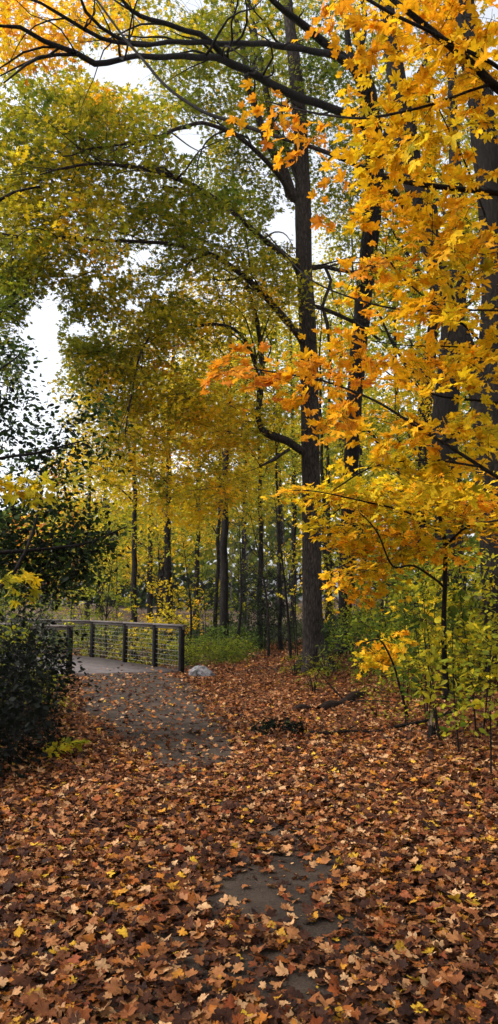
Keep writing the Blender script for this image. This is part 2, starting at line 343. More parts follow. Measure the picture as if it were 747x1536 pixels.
# ------------------------------------------------------------------ tree builder
class Tree:
    def __init__(s, base, seed=1):
        s.base = np.array(base, float); s.nodes = []; s.rad = []; s.main = []; s.C = []; s.H = []; s.meta = []
        s.r = np.random.default_rng(seed); s.seed = seed; s.nroot = 0
    def limb(s, pts, step=0.25, sides=9, rough=0.06, ridge=0.0, wob=0.0):
        """pts rows: x, y, z, radius"""
        P = catmull(np.array(pts, float), step)
        if wob: P[1:-1, :3] += wob * np.stack([snoise(P[1:-1, :3], 2.2, 3 + k + s.seed) for k in range(3)], -1)
        s.main.append((P[:, :3], np.maximum(P[:, 3], 0.002), sides, rough, ridge))
        for q in P[::max(1, int(0.35 / step))]: s.nodes.append(q[:3]); s.rad.append(q[3])
    def plimb(s, pts, **k):
        """pts rows: px, py, distance, width in photo pixels"""
        out = []
        for px, py, d, w in pts:
            p = V(px, py, d); ax = d * CP + (p[2] - CH) * SP
            out.append([*p, max(w / 2 * ax / F, 0.0025)])
        s.limb(out, **k)
    def sub(s, first, n, length, seed=0, drop=-.25):
        # side branches off the traced limbs, kinked, each thinning to a twig
        r = np.random.default_rng(900 + seed); s.extra = []
        for P, R_, *_ in list(s.main[first:]):
            L = np.linalg.norm(np.diff(P, axis=0), axis=1).sum(); m = max(1, int(n * L / 4))
            for _ in range(m):
                i = r.integers(int(len(P) * .15), len(P) - 1); T = P[min(i + 1, len(P) - 1)] - P[i]; T = T / (np.linalg.norm(T) + 1e-9)
                side = np.cross(T, [0, 0, 1]) * r.choice([-1, 1]); d = T * r.uniform(.4, 1.1) + side * r.uniform(.4, 1) + np.array([0, 0, r.uniform(drop, .55)]); d /= np.linalg.norm(d)
                l = length * r.uniform(.5, 1.3); q = [P[i]]; rr = min(R_[i] * .55, .028)
                for k in range(7):
                    d = d + r.normal(0, .20, 3) + np.array([0, 0, -.03]); d /= np.linalg.norm(d); q.append(q[-1] + d * l / 7)
                Q = catmull(np.array([[*a, rr * (1 - .85 * k / 7)] for k, a in enumerate(q)]), .15)
                s.extra.append((Q[:, :3], np.maximum(Q[:, 3], .004)))
                for a in Q[::2]: s.nodes.append(a[:3]); s.rad.append(a[3])
    def blob(s, px, py, d, rx, ry, hd, n, hue, hv=0.06):
        q = s.r.normal(size=(n, 3)); q /= np.linalg.norm(q, axis=1)[:, None]; q *= s.r.uniform(0, 1, (n, 1)) ** (1 / 2.6)
        for a in q: s.C.append(V(px + a[0] * rx, py + a[1] * ry, d + a[2] * hd)); s.H.append(hue + s.r.normal(0, hv))
    def wblob(s, c, r, n, hue, hv=0.06, shell=2.6):
        q = s.r.normal(size=(n, 3)); q /= np.linalg.norm(q, axis=1)[:, None]; q *= s.r.uniform(0, 1, (n, 1)) ** (1 / shell)
        for a in q: s.C.append(np.array(c) + a * np.array(r)); s.H.append(hue + s.r.normal(0, hv))
    def finish(s, root, bark, leafmat, tmpl, size, per, spray, holes=True, curl=0.25, tilt=0.4, twig=1.0, sides=3, flat=0.14, droop=0.35, dz=.25, sag=0.1, hn=0.08, wide=0.55, ttw=0.004, minz=0.05, petiole=False, keep=None):
        r = s.r; mb = MB(); tm_ = MB(); shrub = root.get('category') in ('shrub', 'weed', 'seedling', 'sapling')
        for q_, (P, R, sd, ro, ri) in enumerate(s.main):
            if q_ <= s.nroot: tm_.tube(P, R, sd, ro, ri, s.seed)
            else:
                lm = MB(); lm.tube(P, R, sd, ro, ri, s.seed); lm.build('stem' if shrub else 'limb', bark, root)
        for P, R in getattr(s, 'extra', []):
            if not (holes and in_holes(P[-1:], .9)[0]): mb.tube(P, R, 5)
        C = np.array(s.C).reshape(-1, 3); H = np.array(s.H)
        if len(C):
            ok = C[:, 2] > G(C[:, 0], C[:, 1]) + minz
            if holes: ok &= ~in_holes(C, 1.08)
            C, H = C[ok], H[ok]
        if len(C):
            nod = np.array(s.nodes); rad = np.array(s.rad)
            dmin = np.array([np.min(((nod - c) ** 2).sum(1)) for c in C]); order = np.argsort(dmin)
            C, H = C[order], H[order]
            A, M, E, ra, rb, D = [], [], [], [], [], []
            NP = np.zeros((len(nod) + 3 * len(C), 3)); NR = np.zeros(len(NP)); k = len(nod); NP[:k] = nod; NR[:k] = rad
            for c in C:
                dd = ((NP[:k] - c) ** 2).sum(1) + np.maximum(0, NP[:k, 2] - c[2] + 0.1) ** 2 * 2
                j = int(np.argmin(dd)); a = NP[j]; L = np.linalg.norm(c - a)
                mid = (a + c) / 2 + r.normal(0, 0.10, 3) * L + np.array([0, 0, sag * L])
                r0 = min(NR[j] * 0.7, ttw + 0.006 * L * twig); A.append(a); M.append(mid); E.append(c); ra.append(max(r0, ttw)); rb.append(max(ttw * .7, r0 * .45))
                D.append(c - mid)
                for t in (0.5, 0.8, 1.0):
                    NP[k] = (1 - t) ** 2 * a + 2 * t * (1 - t) * mid + t * t * c; NR[k] = r0 * (1 - .5 * t); k += 1
            mb.twigs(A, M, E, np.array(ra), np.array(rb), max(sides, 4), 5)
            D = np.array(D); D[:, 2] *= 0.35; D += r.normal(0, 0.15, D.shape) * np.linalg.norm(D, axis=1)[:, None]
            D /= np.linalg.norm(D, axis=1)[:, None] + 1e-9
            n = len(C)
            sp = spray * r.uniform(0.7, 1.35, n)
            Nn = np.stack([r.normal(0, 0.22, n), r.normal(0, 0.22, n), np.ones(n)], -1)
            Nn -= D * (D * Nn).sum(1)[:, None]; Nn /= np.linalg.norm(Nn, axis=1)[:, None]
            W = np.cross(D, Nn)
            t = r.uniform(-0.25, 1, (n, per)); env = np.sqrt(np.clip(1 - (np.abs(t - .3) / .8) ** 2, 0.05, 1))
            w = r.uniform(-1, 1, (n, per)) * env * wide
            z = -droop * t * np.abs(t) - droop * .5 * w * w + r.normal(0, flat, (n, per))
            P = C[:, None] + sp[:, None, None] * (D[:, None] * t[..., None] + W[:, None] * w[..., None] + Nn[:, None] * z[..., None])
            # side twigs of each spray
            nt_ = 5
            tt = r.uniform(-0.1, 0.7, (n, nt_)); ww = np.sign(r.uniform(-1, 1, (n, nt_))) * r.uniform(.25, .9, (n, nt_)) * wide
            s0 = C[:, None] + sp[:, None, None] * D[:, None] * tt[..., None] - (sp[:, None] * droop * tt * np.abs(tt))[..., None] * Nn[:, None]
            te = tt + .3
            s1 = C[:, None] + sp[:, None, None] * (D[:, None] * te[..., None] + W[:, None] * ww[..., None] - Nn[:, None] * (droop * te * np.abs(te))[..., None])
            sm = ((s0 + s1) / 2 + r.normal(0, .02, s0.shape)).reshape(-1, 3); s0 = s0.reshape(-1, 3); s1 = s1.reshape(-1, 3)
            if holes:
                kk = ~in_holes(s1, 1.0); s0, sm, s1 = s0[kk], sm[kk], s1[kk]
            mb.twigs(s0, sm, s1, ttw * .6, ttw * .35, 3, 2)
            e0 = C + 0; e1 = C + sp[:, None] * (D * .95 - Nn * droop * .9)
            mb.twigs(e0, C + sp[:, None] * D * .5, e1, ttw * .8, ttw * .4, 3, 3)
            P = P.reshape(-1, 3)
            out = np.repeat(D, per, 0) * 0.9 + (np.repeat(W, per, 0) * (w.reshape(-1, 1)) * 1.6) + np.stack([r.normal(0, .45, n * per), r.normal(0, .45, n * per), -np.abs(r.normal(dz, .3, n * per))], -1)
            nr = np.repeat(Nn, per, 0) + r.normal(0, tilt, (n * per, 3))
            hue = np.repeat(H, per) + r.normal(0, 0.035, n * per) + hn * snoise(P, 1.1, 7)
            sz = size * r.uniform(0.5, 1.35, n * per)
            ok = P[:, 2] > G(P[:, 0], P[:, 1]) + 0.03
            if holes: ok &= ~in_holes(P, 0.94)
            if keep is not None: ok &= keep(P)
            P, nr, out, sz, hue = P[ok], nr[ok], out[ok], sz[ok], hue[ok]
            if petiole:
                o2 = out / (np.linalg.norm(out, axis=1)[:, None]); q = P - o2 * sz[:, None] * 1.2 + np.array([0, 0, .3]) * sz[:, None]
                mb.twigs(P, (P + q) / 2 + np.array([0, 0, .1]) * sz[:, None], q, 0.0011, 0.0014, 3, 2)
            build_leaves('crown' if not shrub else 'foliage', P, nr, out, sz, hue, tmpl, leafmat, root, curl)
        if s.main: tm_.build('trunk' if not shrub else 'stem', bark, root)
        if mb.n: tag(mb.build('twigs', bark, root), kind='stuff')
        return root

# ================================================================== SETTING
def axis(lo, hi, step, far):
    a = list(np.arange(lo, hi + 1e-6, step)); g = step
    x = a[0]; left = []
    while x > -far: g *= 1.35; x -= g; left.append(x)
    g = step; x = a[-1]; right = []
    while x < far: g *= 1.35; x += g; right.append(x)
    return np.array(left[::-1] + a + right)
gx = axis(-22, 20, 0.3, 450); gy = axis(-6, 60, 0.3, 450)
XX, YY = np.meshgrid(gx, gy)
ZZ = G(XX, YY) - 0.004
vv = np.stack([XX, YY, ZZ], -1).reshape(-1, 3); nx = len(gx); ny = len(gy)
i, j = np.meshgrid(np.arange(nx - 1), np.arange(ny - 1)); q = (j * nx + i).ravel()
ff = np.stack([q, q + 1, q + nx + 1, q + nx], -1)
tag(mkmesh('ground', vv, ff, np.full(len(ff), 4), SOIL, smooth=True), kind='structure')

ys = np.arange(-4, 17.25, 0.2); cxs = np.interp(ys, PATHC[:, 1], PATHC[:, 0])
cxs = np.convolve(np.pad(cxs, 6, mode='edge'), np.ones(13) / 13, 'valid'); hws = np.interp(ys, PATHC[:, 1], PATHC[:, 2])
cols = np.linspace(-1, 1, 9)
edge = 0.05 * snoise(np.stack([ys * 2, ys * 0], -1), 1.7, 3)
pv = np.array([[c + (hw + e * (1 if abs(k) > .99 else 0)) * k, y, G(c + hw * k, y) + 0.012 + 0.03 * (1 - k * k)] for c, hw, y, e in zip(cxs, hws, ys, edge) for k in cols])
i, j = np.meshgrid(np.arange(8), np.arange(len(ys) - 1)); q = (j * 9 + i).ravel()
pf = np.stack([q, q + 1, q + 10, q + 9], -1)
tag(mkmesh('path', pv, pf, np.full(len(pf), 4), ASPHALT, smooth=True), kind='structure')

# ------------------------------------------------------------------ fallen leaves
def bare(x, y):
    """how bare the asphalt is (0 covered .. 1 bare)"""
    P = np.stack([x, y], -1)
    n = 0.6 * snoise(P, 2.3, 4) + 0.6 * snoise(P, 6.0, 11) + .35 * snoise(P, 15.0, 3)
    cx = np.interp(y, [7.0, 8.4, 9.5, 11, 13.8, 17], [-0.55, -0.75, -1.05, -1.5, -2.0, -2.75]); hw = np.interp(y, [6.8, 7.4, 9, 11, 13.8, 17], [0.2, 0.5, 0.8, 1.0, 1.25, 1.4])
    a = 1 - sstep(0.65, 1.12, np.abs(x - cx) / hw + 0.3 * n); a = a * sstep(6.6, 7.8, y + 0.6 * n) * (1 - sstep(17.2, 17.4, y))
    b = np.zeros_like(a)
    for px, py, rx, ry, k in [(400, 1358, 84, 40, 1.0), (455, 1312, 60, 24, 1.0), (355, 1292, 45, 14, .8), (300, 1440, 42, 26, .85), (385, 1455, 50, 16, .75), (440, 1500, 66, 28, .85), (330, 1478, 55, 18, .85), (540, 1440, 40, 16, .7),
                              (470, 1405, 48, 22, .9), (420, 1260, 50, 12, .8), (250, 1175, 60, 16, .8), (350, 1215, 50, 13, .7), (310, 1400, 35, 14, .6)]:
        c = gnd(px, py); cxr = gnd(px + rx, py); cyr = gnd(px, py - ry)
        e = np.sqrt(((x - c[0]) / (cxr[0] - c[0])) ** 2 + ((y - c[1]) / (cyr[1] - c[1])) ** 2)
        b = np.maximum(b, k * (1 - sstep(0.5, 1.5, e + 0.55 * n)))
    return np.maximum(a * 0.97, b)
def scatter(n, x0, x1, y0, y1, dens):
    x = rng.uniform(x0, x1, n); y = rng.uniform(y0, y1, n)
    ok = rng.uniform(0, 1, n) < dens(x, y)
    return x[ok], y[ok]
def wedge(x, y, side=2.2): return (np.abs(x + 0.2) < 0.36 * np.maximum(y, 0) + side)
def litter_hue(n, x, y):
    u = rng.uniform(0, 1, n)
    h = np.interp(u, [0, .12, .34, .60, .82, .83, .91, .92, .965, 1], [.0, .09, .24, .52, .72, .79, .84, .86, .93, 1.0])
    warm = sstep(7, 13, y) * sstep(-1.5, 1.5, x + 0.2 * y - 2)      # redder drifts along the trail under the maples
    h2 = np.interp(u, [0, .1, .4, .7, .8, 1], [.05, .2, .36, .48, .58, .92])
    return np.where(rng.uniform(0, 1, n) < warm * .8, h2, h)
parts_v, parts_f, parts_h = [], [], []; off = 0
def litter_batch(n, box, tmpl, size, zmax, tilt, side, dens=lambda x, y: 1.0, curl=0.30):
    global off
    def dd(x, y):
        b = bare(x, y)
        d = (1 - b) * 1.0 + (.5 * (y < 7.5) if size < .02 else 0) + 0.045 * (b > .5) * (y > 6.5) + 0.03 + .04 * (y < 6.5)
        s = (x - BS[0]) * BU[0] + (y - BS[1]) * BU[1]; t = (x - BS[0]) * BT[0] + (y - BS[1]) * BT[1]
        d = d * (1 - 0.85 * ((s > 0) & (s < 9) & (t < 1.2) & (t > -1.6)))
        return d * wedge(x, y, side) * dens(x, y) / 1.02
    x, y = scatter(n, *box, dd); m = len(x)
    cover = 1 - bare(x, y)
    z = G(x, y) + 0.012 + rng.uniform(0, 1, m) ** 1.3 * zmax * (0.25 + .75 * cover)
    z += np.where(path_dist(x, y) < 1, 0.004 + 0.030 * np.clip(1 - path_dist(x, y) ** 2, 0, 1), 0)
    N = np.stack([rng.normal(0, tilt, m), rng.normal(0, tilt, m), np.ones(m)], -1)
    a = rng.uniform(0, 6.28, m); T = np.stack([np.cos(a), np.sin(a), 0 * a], -1)
    S = size * rng.uniform(.55, 1.3, m)
    v, f = leaf_arrays(np.stack([x, y, z], -1), N, T, S, tmpl, curl)
    parts_v.append(v); parts_f.append(f + off); off += len(v); parts_h.append(np.repeat(litter_hue(m, x, y), len(tmpl) + 1))
litter_batch(112000, (-5, 5.5, 1.0, 8.5), T_LIT, 0.0385, 0.045, 0.30, 1.8)
litter_batch(120000, (-8, 9, 8.5, 17), T_MID, 0.045, 0.05, 0.38, 1.5)
litter_batch(90000, (-11, 12, 17, 32), T_LOW, 0.058, 0.06, 0.42, 0.5, lambda x, y: np.where(x < -1.2 - 0 * y, .35, 1.0) * (1 - .6 * sstep(27, 31, y)))
litter_batch(26000, (-3.5, 4.5, 1.5, 11), T_FAR, 0.013, 0.01, 0.4, 1.0, lambda x, y: .6 + 0 * x)
v = np.concatenate(parts_v); f = np.concatenate(parts_f)
tag(mkmesh('leaf_litter', v, f, np.full(len(f), 3), LITTER, attrs={'hue': np.concatenate(parts_h)}),
    'thick carpet of brown, tan and orange fallen maple leaves over path and trail', 'fallen leaves', kind='stuff')

# ================================================================== FOOTBRIDGE
up = np.array([0, 0, 1.0])
u3 = np.array([*BU, 0]); t3 = np.array([*BT, 0])
Rb = [gnd(272, 1010), gnd(232, 1003.5), gnd(187, 996.5), gnd(138, 988.5)]
dR = (Rb[3] - Rb[2]); dR = dR / np.linalg.norm(dR)
dd_ = np.array([-0.76, 0.65])
Rb += [Rb[3] + dd_ * 1.9, Rb[3] + dd_ * 3.8, Rb[3] + dd_ * 5.7]
Lb = [gnd(103, 1014)]; dl = np.array([-0.72, 0.69])
for k in range(1, 6): Lb.append(Lb[0] + dl * 1.75 * k)
bridge = thing('footbridge', (*BS, 0), 'grey plank footbridge with dark posts and wire mesh railings, curving away to the left', 'footbridge')
mb = MB()
# deck boards laid between the two railings
nb = 62
Ra = np.array(Rb); La = np.array([Lb[0] + dl * k for k in np.linspace(0, 9.2, 8)])
def along(A, t):
    L = np.concatenate([[0], np.cumsum(np.linalg.norm(np.diff(A, axis=0), axis=1))]); s_ = t * L[-1]
    return np.array([np.interp(s_, L, A[:, 0]), np.interp(s_, L, A[:, 1])])
LL = np.array(Lb); 
for k in range(nb):
    t0, t1 = k / nb, (k + .96) / nb
    a, b, c, d = along(Ra, t0), along(Ra, t1), along(LL, t1), along(LL, t0)
    o = (d - a) / np.linalg.norm(d - a) * 0.12
    a, b, c, d = a - o, b - o, c + o, d + o
    zt = 0.055 + 0.002 * math.sin(k * 2.3); zb = -0.02
    mb.add([[*a, zt], [*b, zt], [*c, zt], [*d, zt], [*a, zb], [*b, zb], [*c, zb], [*d, zb]],
           [[0, 3, 2, 1], [4, 5, 6, 7], [0, 1, 5, 4], [1, 2, 6, 5], [2, 3, 7, 6], [3, 0, 4, 7]])
mb.build('deck', DECK, bridge, smooth=False)
mb = MB()
for A in (Ra, LL):
    for k in range(len(A) - 1):
        a, b = A[k], A[k + 1]; m_ = (a + b) / 2; e = (b - a); ln = np.linalg.norm(e); e = np.array([*(e / ln), 0]); w = np.cross(up, e)
        mb.box([*m_, -0.17], e, w, up, ln / 2, 0.06, 0.145)
mb.build('beam', WOOD_DARK, bridge, smooth=False)
HR = 1.07
def railing(A, capext):
    first = MB(); a, b = A[0], A[1]
    rail = MB(); wires = MB()
    pieces = []
    for k in range(len(A) - 1):
        a, b = A[k], A[k + 1]; e = b - a; ln = np.linalg.norm(e); e = np.array([*(e / ln), 0]); w = np.cross(up, e)
        ext = capext if k == 0 else 0
        m_ = (a + b) / 2 - e[:2] * ext / 2
        rail.box([*m_, HR + 0.022], e, w, up, ln / 2 + ext / 2 + 0.003, 0.072, 0.022)
        rail.box([*m_, HR - 0.035], e, w, up, ln / 2 + ext / 2 - 0.01, 0.02, 0.034)
        pieces.append((a, b, e, ln))
    ro = rail.build('handrail', WOOD_GREY, bridge, smooth=False)
    for p_, e in zip(A, [q_[2] for q_ in pieces] + [pieces[-1][2]]):
        pm = MB(); w = np.cross(up, e); hh = HR - 0.002
        pm.box([*p_, hh / 2 - 0.15], e, w, up, 0.052, 0.052, hh / 2 + 0.15)
        po = pm.build('post', WOOD_DARK, bridge, smooth=False)
        bv = po.modifiers.new('bevel', 'BEVEL'); bv.width = 0.006; bv.segments = 1
    for a, b, e, ln in pieces:
        for z in np.linspace(0.16, 0.95, 8):
            s0 = np.array([*(a + e[:2] * .052), z]); s1 = np.array([*(b - e[:2] * .052), z])
            wires.twigs([s0], [(s0 + s1) / 2 + [0, 0, -0.006]], [s1], 0.0042, 0.0042, 5, 3)
        for k in range(1, int(ln / 0.15)):
            c = a + e[:2] * 0.15 * k
            wires.twigs([[*c, 0.14]], [[*c, 0.55]], [[*c, 0.97]], 0.0022, 0.0022, 4, 2)
    wires.build('wire_mesh', WIRE, bridge)
railing(Rb, 0.09); railing(Lb, 0.09)

# ================================================================== ROCK
def rock(name, c, r, label, seed):
    import bmesh
    bm = bmesh.new(); bmesh.ops.create_icosphere(bm, subdivisions=4, radius=1)
    co = np.array([v.co[:] for v in bm.verts])
    rs = np.random.default_rng(seed); d = np.ones(len(co)) * 9
    for k in range(16):                                     # faceted: cut by random planes
        n_ = rs.normal(size=3); n_[2] = abs(n_[2]) if k % 3 else n_[2]; n_ /= np.linalg.norm(n_); h = rs.uniform(.5, .85)
        dn = co @ n_; d = np.minimum(d, np.where(dn > 0.05, h / np.maximum(dn, .05), 9))
    d = np.minimum(d, 1.0)
    co = co * (d * (1 + .07 * snoise(co, 4, 2) + .04 * snoise(co, 11, 6)))[:, None] * np.array(r)
    a = 0.35; R2 = np.array([[math.cos(a), -math.sin(a), 0], [math.sin(a), math.cos(a), 0], [0, 0, 1]]); co = co @ R2.T
    f = np.array([[v.index for v in fa.verts] for fa in bm.faces]); bm.free()
    o = mkmesh(name, co + np.array(c), f, np.full(len(f), 3), ROCK, origin=c)
    return tag(o, label, 'rock')
p = gnd(300, 1016); rock('rock', (p[0], p[1] - .1, 0.10), (0.42, 0.28, 0.25), 'pale grey boulder at the path edge beside the end post of the bridge', 5)

# ================================================================== TREES
def base_at(px, d):
    u = (px - 373.5) / F; x = u * d * 1.0 / CP * 1.0
    # forward axis depth of a ground point
    ax = d * CP - CH * SP; x = u * ax
    return np.array([x, d, float(G(x, d))])

# ---- main maple
MD = 17.8
b0 = base_at(474, MD)
root = thing('maple_tree', b0, 'tall maple with thick grey ridged trunk beside the leafy trail, its crown reaching left', 'tree')
t = Tree(b0, 11)
tp = [(474, 1012, MD, 60), (473, 1000, MD, 47), (471, 975, MD, 37), (469, 930, MD, 34), (468, 860, MD, 33), (467, 780, MD, 32), (466, 700, MD, 31), (465, 620, MD, 30), (464, 550, MD, 30), (461, 480, MD, 28), (456, 400, MD, 27),
      (455, 330, MD, 27), (454, 270, MD, 25), (451, 200, MD, 24), (446, 140, MD, 23), (440, 80, MD, 20), (434, 30, MD, 17), (428, -40, MD, 14), (420, -140, MD + .3, 9), (425, -240, MD, 4)]
out = []
for k_, (px, py, d, w) in enumerate(tp):
    w *= .86
    p = V(px, py, d); ax = d * CP + (p[2] - CH) * SP; out.append([*p, w / 2 * ax / F])
out[0][2] = b0[2] - 0.15
t.limb(out, step=0.07, sides=44, rough=0.07, ridge=0.012)
# root flare
for a, ln in ((2.7, .55), (4.2, .5), (5.3, .6), (0.3, .55), (1.4, .5)):
    e = np.array([math.cos(a), math.sin(a)]); q0 = b0[:2] + e * .1
    q1 = b0[:2] + e * (.24 + ln * .25); q2 = b0[:2] + e * (.3 + ln * .7)
    t.limb([[*q0, b0[2] + .75, .10], [*q1, b0[2] + .22, .11], [*q2, float(G(*q2)) - .05, .05]], step=.08, sides=12, rough=.1)
L_ = t.plimb; t.nroot = 5
L_([(452, 300, MD, 20), (437, 292, MD, 18), (428, 262, MD - .2, 15), (414, 234, MD - .4, 14), (399, 206, MD - .6, 12), (384, 165, MD - .8, 11), (372, 124, MD - 1, 10), (364, 74, MD - 1.2, 9), (355, 35, MD - 1.3, 7), (338, -20, MD - 1.5, 5), (320, -90, MD - 1.5, 3)], wob=.03)
L_([(450, 268, MD, 14), (440, 245, MD, 12), (426, 218, MD + .2, 11), (408, 185, MD + .3, 10), (400, 140, MD + .4, 9), (385, 60, MD + .5, 7), (370, -20, MD + .5, 5)], wob=.03)
L_([(441, 300, MD, 12), (425, 272, MD - .4, 8), (399, 239, MD - 1, 7), (369, 212, MD - 1.6, 6.5), (340, 196, MD - 2.2, 6), (302, 185, MD - 3, 5.5), (270, 192, MD - 3.6, 5), (240, 205, MD - 4, 5), (200, 215, MD - 4.5, 4), (140, 221, MD - 5, 3), (90, 235, MD - 5.4, 2)], wob=.05)
L_([(451, 412, MD, 14), (440, 396, MD - .2, 11), (414, 374, MD - .7, 9), (392, 355, MD - 1.2, 8), (365, 332, MD - 1.8, 8), (340, 312, MD - 2.3, 8), (315, 293, MD - 2.8, 8), (280, 272, MD - 3.4, 7), (235, 257, MD - 4, 7), (175, 247, MD - 4.8, 5), (120, 245, MD - 5.3, 4), (60, 262, MD - 5.8, 2)], wob=.05)
L_([(460, 520, MD, 16), (448, 504, MD - .2, 12), (428, 481, MD - .5, 11), (408, 455, MD - .9, 10), (378, 425, MD - 1.4, 9), (325, 385, MD - 2.2, 8), (300, 375, MD - 2.6, 7), (250, 365, MD - 3.2, 6), (200, 362, MD - 3.8, 5), (130, 356, MD - 4.5, 5), (60, 358, MD - 5, 4), (0, 350, MD - 5.4, 3)], wob=.06)
L_([(464, 680, MD, 14), (448, 673, MD - .2, 12), (431, 662, MD - .3, 12), (410, 655, MD - .5, 13), (393, 646, MD - .6, 10), (386, 622, MD - .6, 8), (390, 590, MD - .6, 9), (393, 540, MD - .6, 8), (386, 480, MD - .6, 7), (372, 430, MD - .6, 5), (365, 380, MD - .6, 3)], step=.15, wob=.02)
L_([(434, 674, MD - .3, 5), (412, 688, MD - .5, 5), (390, 700, MD - .8, 3)], wob=.02)
L_([(389, 600, MD - .6, 7), (381, 545, MD - .9, 6), (358, 500, MD - 1.4, 5), (320, 485, MD - 2, 5), (250, 495, MD - 2.6, 4), (215, 518, MD - 3, 3), (195, 600, MD - 3.2, 3), (188, 650, MD - 3.2, 2)], wob=.05)
L_([(467, 402, MD, 9), (487, 399, MD + .2, 7), (505, 404, MD + .4, 6), (528, 408, MD + .6, 5), (560, 400, MD + .9, 3)], wob=.03)
L_([(470, 459, MD, 7), (492, 465, MD + .1, 6), (511, 473, MD + .2, 6), (537, 487, MD + .4, 5), (570, 510, MD + .6, 3)], wob=.03)
L_([(487, 399, MD + .2, 5), (497, 420, MD + .2, 5), (484, 460, MD + .1, 5), (491, 485, MD + .1, 6), (496, 531, MD + .1, 5)], wob=.02)
S_ = 1.22
def blobs(t, rows):
    for px, py, d, rx, ry, hd, n, h in rows: t.blob(px, py, d + .5, rx, ry, hd, int(n * S_), h + .05)
blobs(t, [(60, 190, 13, 110, 95, 2.2, 80, .41), (190, 210, 14, 120, 75, 2, 80, .38), (330, 110, 17, 100, 130, 2, 100, .37), (80, 330, 13.2, 120, 85, 2, 105, .43),
          (260, 340, 15, 115, 85, 2, 110, .37), (370, 270, 17.5, 75, 90, 1.5, 55, .36), (215, 480, 15, 105, 60, 1.6, 75, .44), (345, 440, 16.5, 100, 80, 1.6, 85, .46), (430, 120, 18.5, 90, 140, 2, 60, .35),
          (210, 590, 15.4, 120, 85, 1.8, 105, .50), (330, 620, 17, 95, 110, 1.6, 95, .52), (180, 680, 16.5, 80, 50, 1.5, 42, .54), (150, 540, 15, 60, 55, 1.3, 42, .44), (300, 740, 16.5, 90, 40, 1.5, 42, .55), (390, 380, 17.5, 40, 60, 1, 30, .42), (125, 440, 14, 55, 45, 1.2, 34, .42), (40, 410, 13, 50, 30, 1, 24, .42), (125, 520, 14.6, 40, 45, 1, 24, .46),
          (270, 30, 15, 150, 60, 2, 50, .42), (160, 140, 14, 60, 30, 2, 20, .46)])
t.sub(6, 6, 2.0, 1)
t.finish(root, BARK_MAIN, LEAF, T_MID, 0.070, 46, 0.66, curl=0.25, tilt=.42, twig=2.0, ttw=.005)

# ---- tree behind with dark trunk (B)
BD = 19.5
b0 = base_at(517, BD)
root = thing('maple_tree', b0, 'dark maple just right of the thick grey one, black limbs arching across the top', 'tree')
t = Tree(b0, 12)
def pl(t, rows, **k): t.plimb(rows, **k)
pl(t, [(517, 975, BD, 30), (517, 940, BD, 22), (520, 860, BD, 21), (524, 760, BD, 22), (529, 660, BD, 23), (535, 560, BD, 24), (545, 450, BD, 25), (556, 350, BD - .5, 26), (562, 270, BD - 1, 27), (560, 210, BD - 1.5, 27), (552, 150, BD - 2, 27), (541, 112, BD - 2.3, 24), (528, 92, BD - 2.6, 20)], step=.15, sides=20, wob=.04)
pl(t, [(530, 96, BD - 2.5, 20), (499, 74, BD - 3.2, 13), (458, 41, BD - 4, 11), (425, 15, BD - 4.6, 9), (400, -8, BD - 5, 7), (340, -60, BD - 6, 4)], wob=.04)
pl(t, [(541, 112, BD - 2.3, 18), (523, 93, BD - 2.8, 13), (481, 79, BD - 4, 10), (414, 66, BD - 5.6, 9), (370, 64, BD - 6.6, 8), (330, 68, BD - 7.4, 8), (262, 66, BD - 8.6, 7), (190, 65, BD - 9.6, 6), (150, 60, BD - 10, 6), (100, 35, BD - 10.5, 5), (60, 14, BD - 11, 4), (20, -10, BD - 11, 3)], wob=.06)
pl(t, [(559, 205, BD - 1.5, 18), (530, 178, BD - 2.3, 14), (500, 165, BD - 3, 12), (467, 153, BD - 3.8, 12), (443, 144, BD - 4.4, 13), (384, 112, BD - 6, 12), (350, 98, BD - 7, 12), (325, 92, BD - 7.6, 10), (225, 83, BD - 9.4, 8), (180, 90, BD - 10, 8), (143, 97, BD - 10.4, 9), (115, 82, BD - 10.8, 8), (70, 64, BD - 11.4, 7), (30, 42, BD - 11.8, 6), (-10, 38, BD - 12, 4)], wob=.06)
pl(t, [(345, 95, BD - 7, 8), (320, 70, BD - 7.6, 9), (300, 54, BD - 8, 8), (240, 35, BD - 9, 7), (195, 12, BD - 9.8, 6), (170, -15, BD - 10, 4)], wob=.05)
pl(t, [(190, 65, BD - 9.6, 5), (150, 42, BD - 10, 5), (128, 20, BD - 10.4, 5), (118, -10, BD - 10.5, 4)], wob=.04)
pl(t, [(115, 82, BD - 10.8, 5), (60, 90, BD - 11.2, 5), (20, 110, BD - 11.6, 3), (5, 125, BD - 11.6, 2)], wob=.04)
pl(t, [(529, 95, BD - 2.6, 12), (523, 74, BD - 2.6, 10), (520, 40, BD - 2.6, 8), (515, 0, BD - 2.6, 6), (510, -60, BD - 2.6, 4)], wob=.04)
pl(t, [(535, 105, BD - 2.4, 14), (542, 66, BD - 2.4, 9), (547, 30, BD - 2.4, 8), (540, -20, BD - 2.4, 6)], wob=.04)
pl(t, [(560, 250, BD - 1, 12), (580, 200, BD - .6, 9), (610, 150, BD - .2, 7), (650, 60, BD, 5)], wob=.05)
blobs(t, [(500, 150, 20, 110, 170, 2.5, 150, .36), (560, 350, 20, 110, 120, 2, 90, .42), (620, 150, 20, 110, 160, 2, 70, .44), (500, -40, 18, 200, 60, 3, 60, .40)])
blobs(t, [(50, 35, 10.5, 110, 45, 1.4, 32, .65), (150, 20, 11, 60, 30, 1.2, 9, .58)])
t.sub(1, 4, 1.8, 2)
t.finish(root, BARK_DARK, LEAF, T_MID, 0.068, 40, 0.62, curl=.25, tilt=.42)

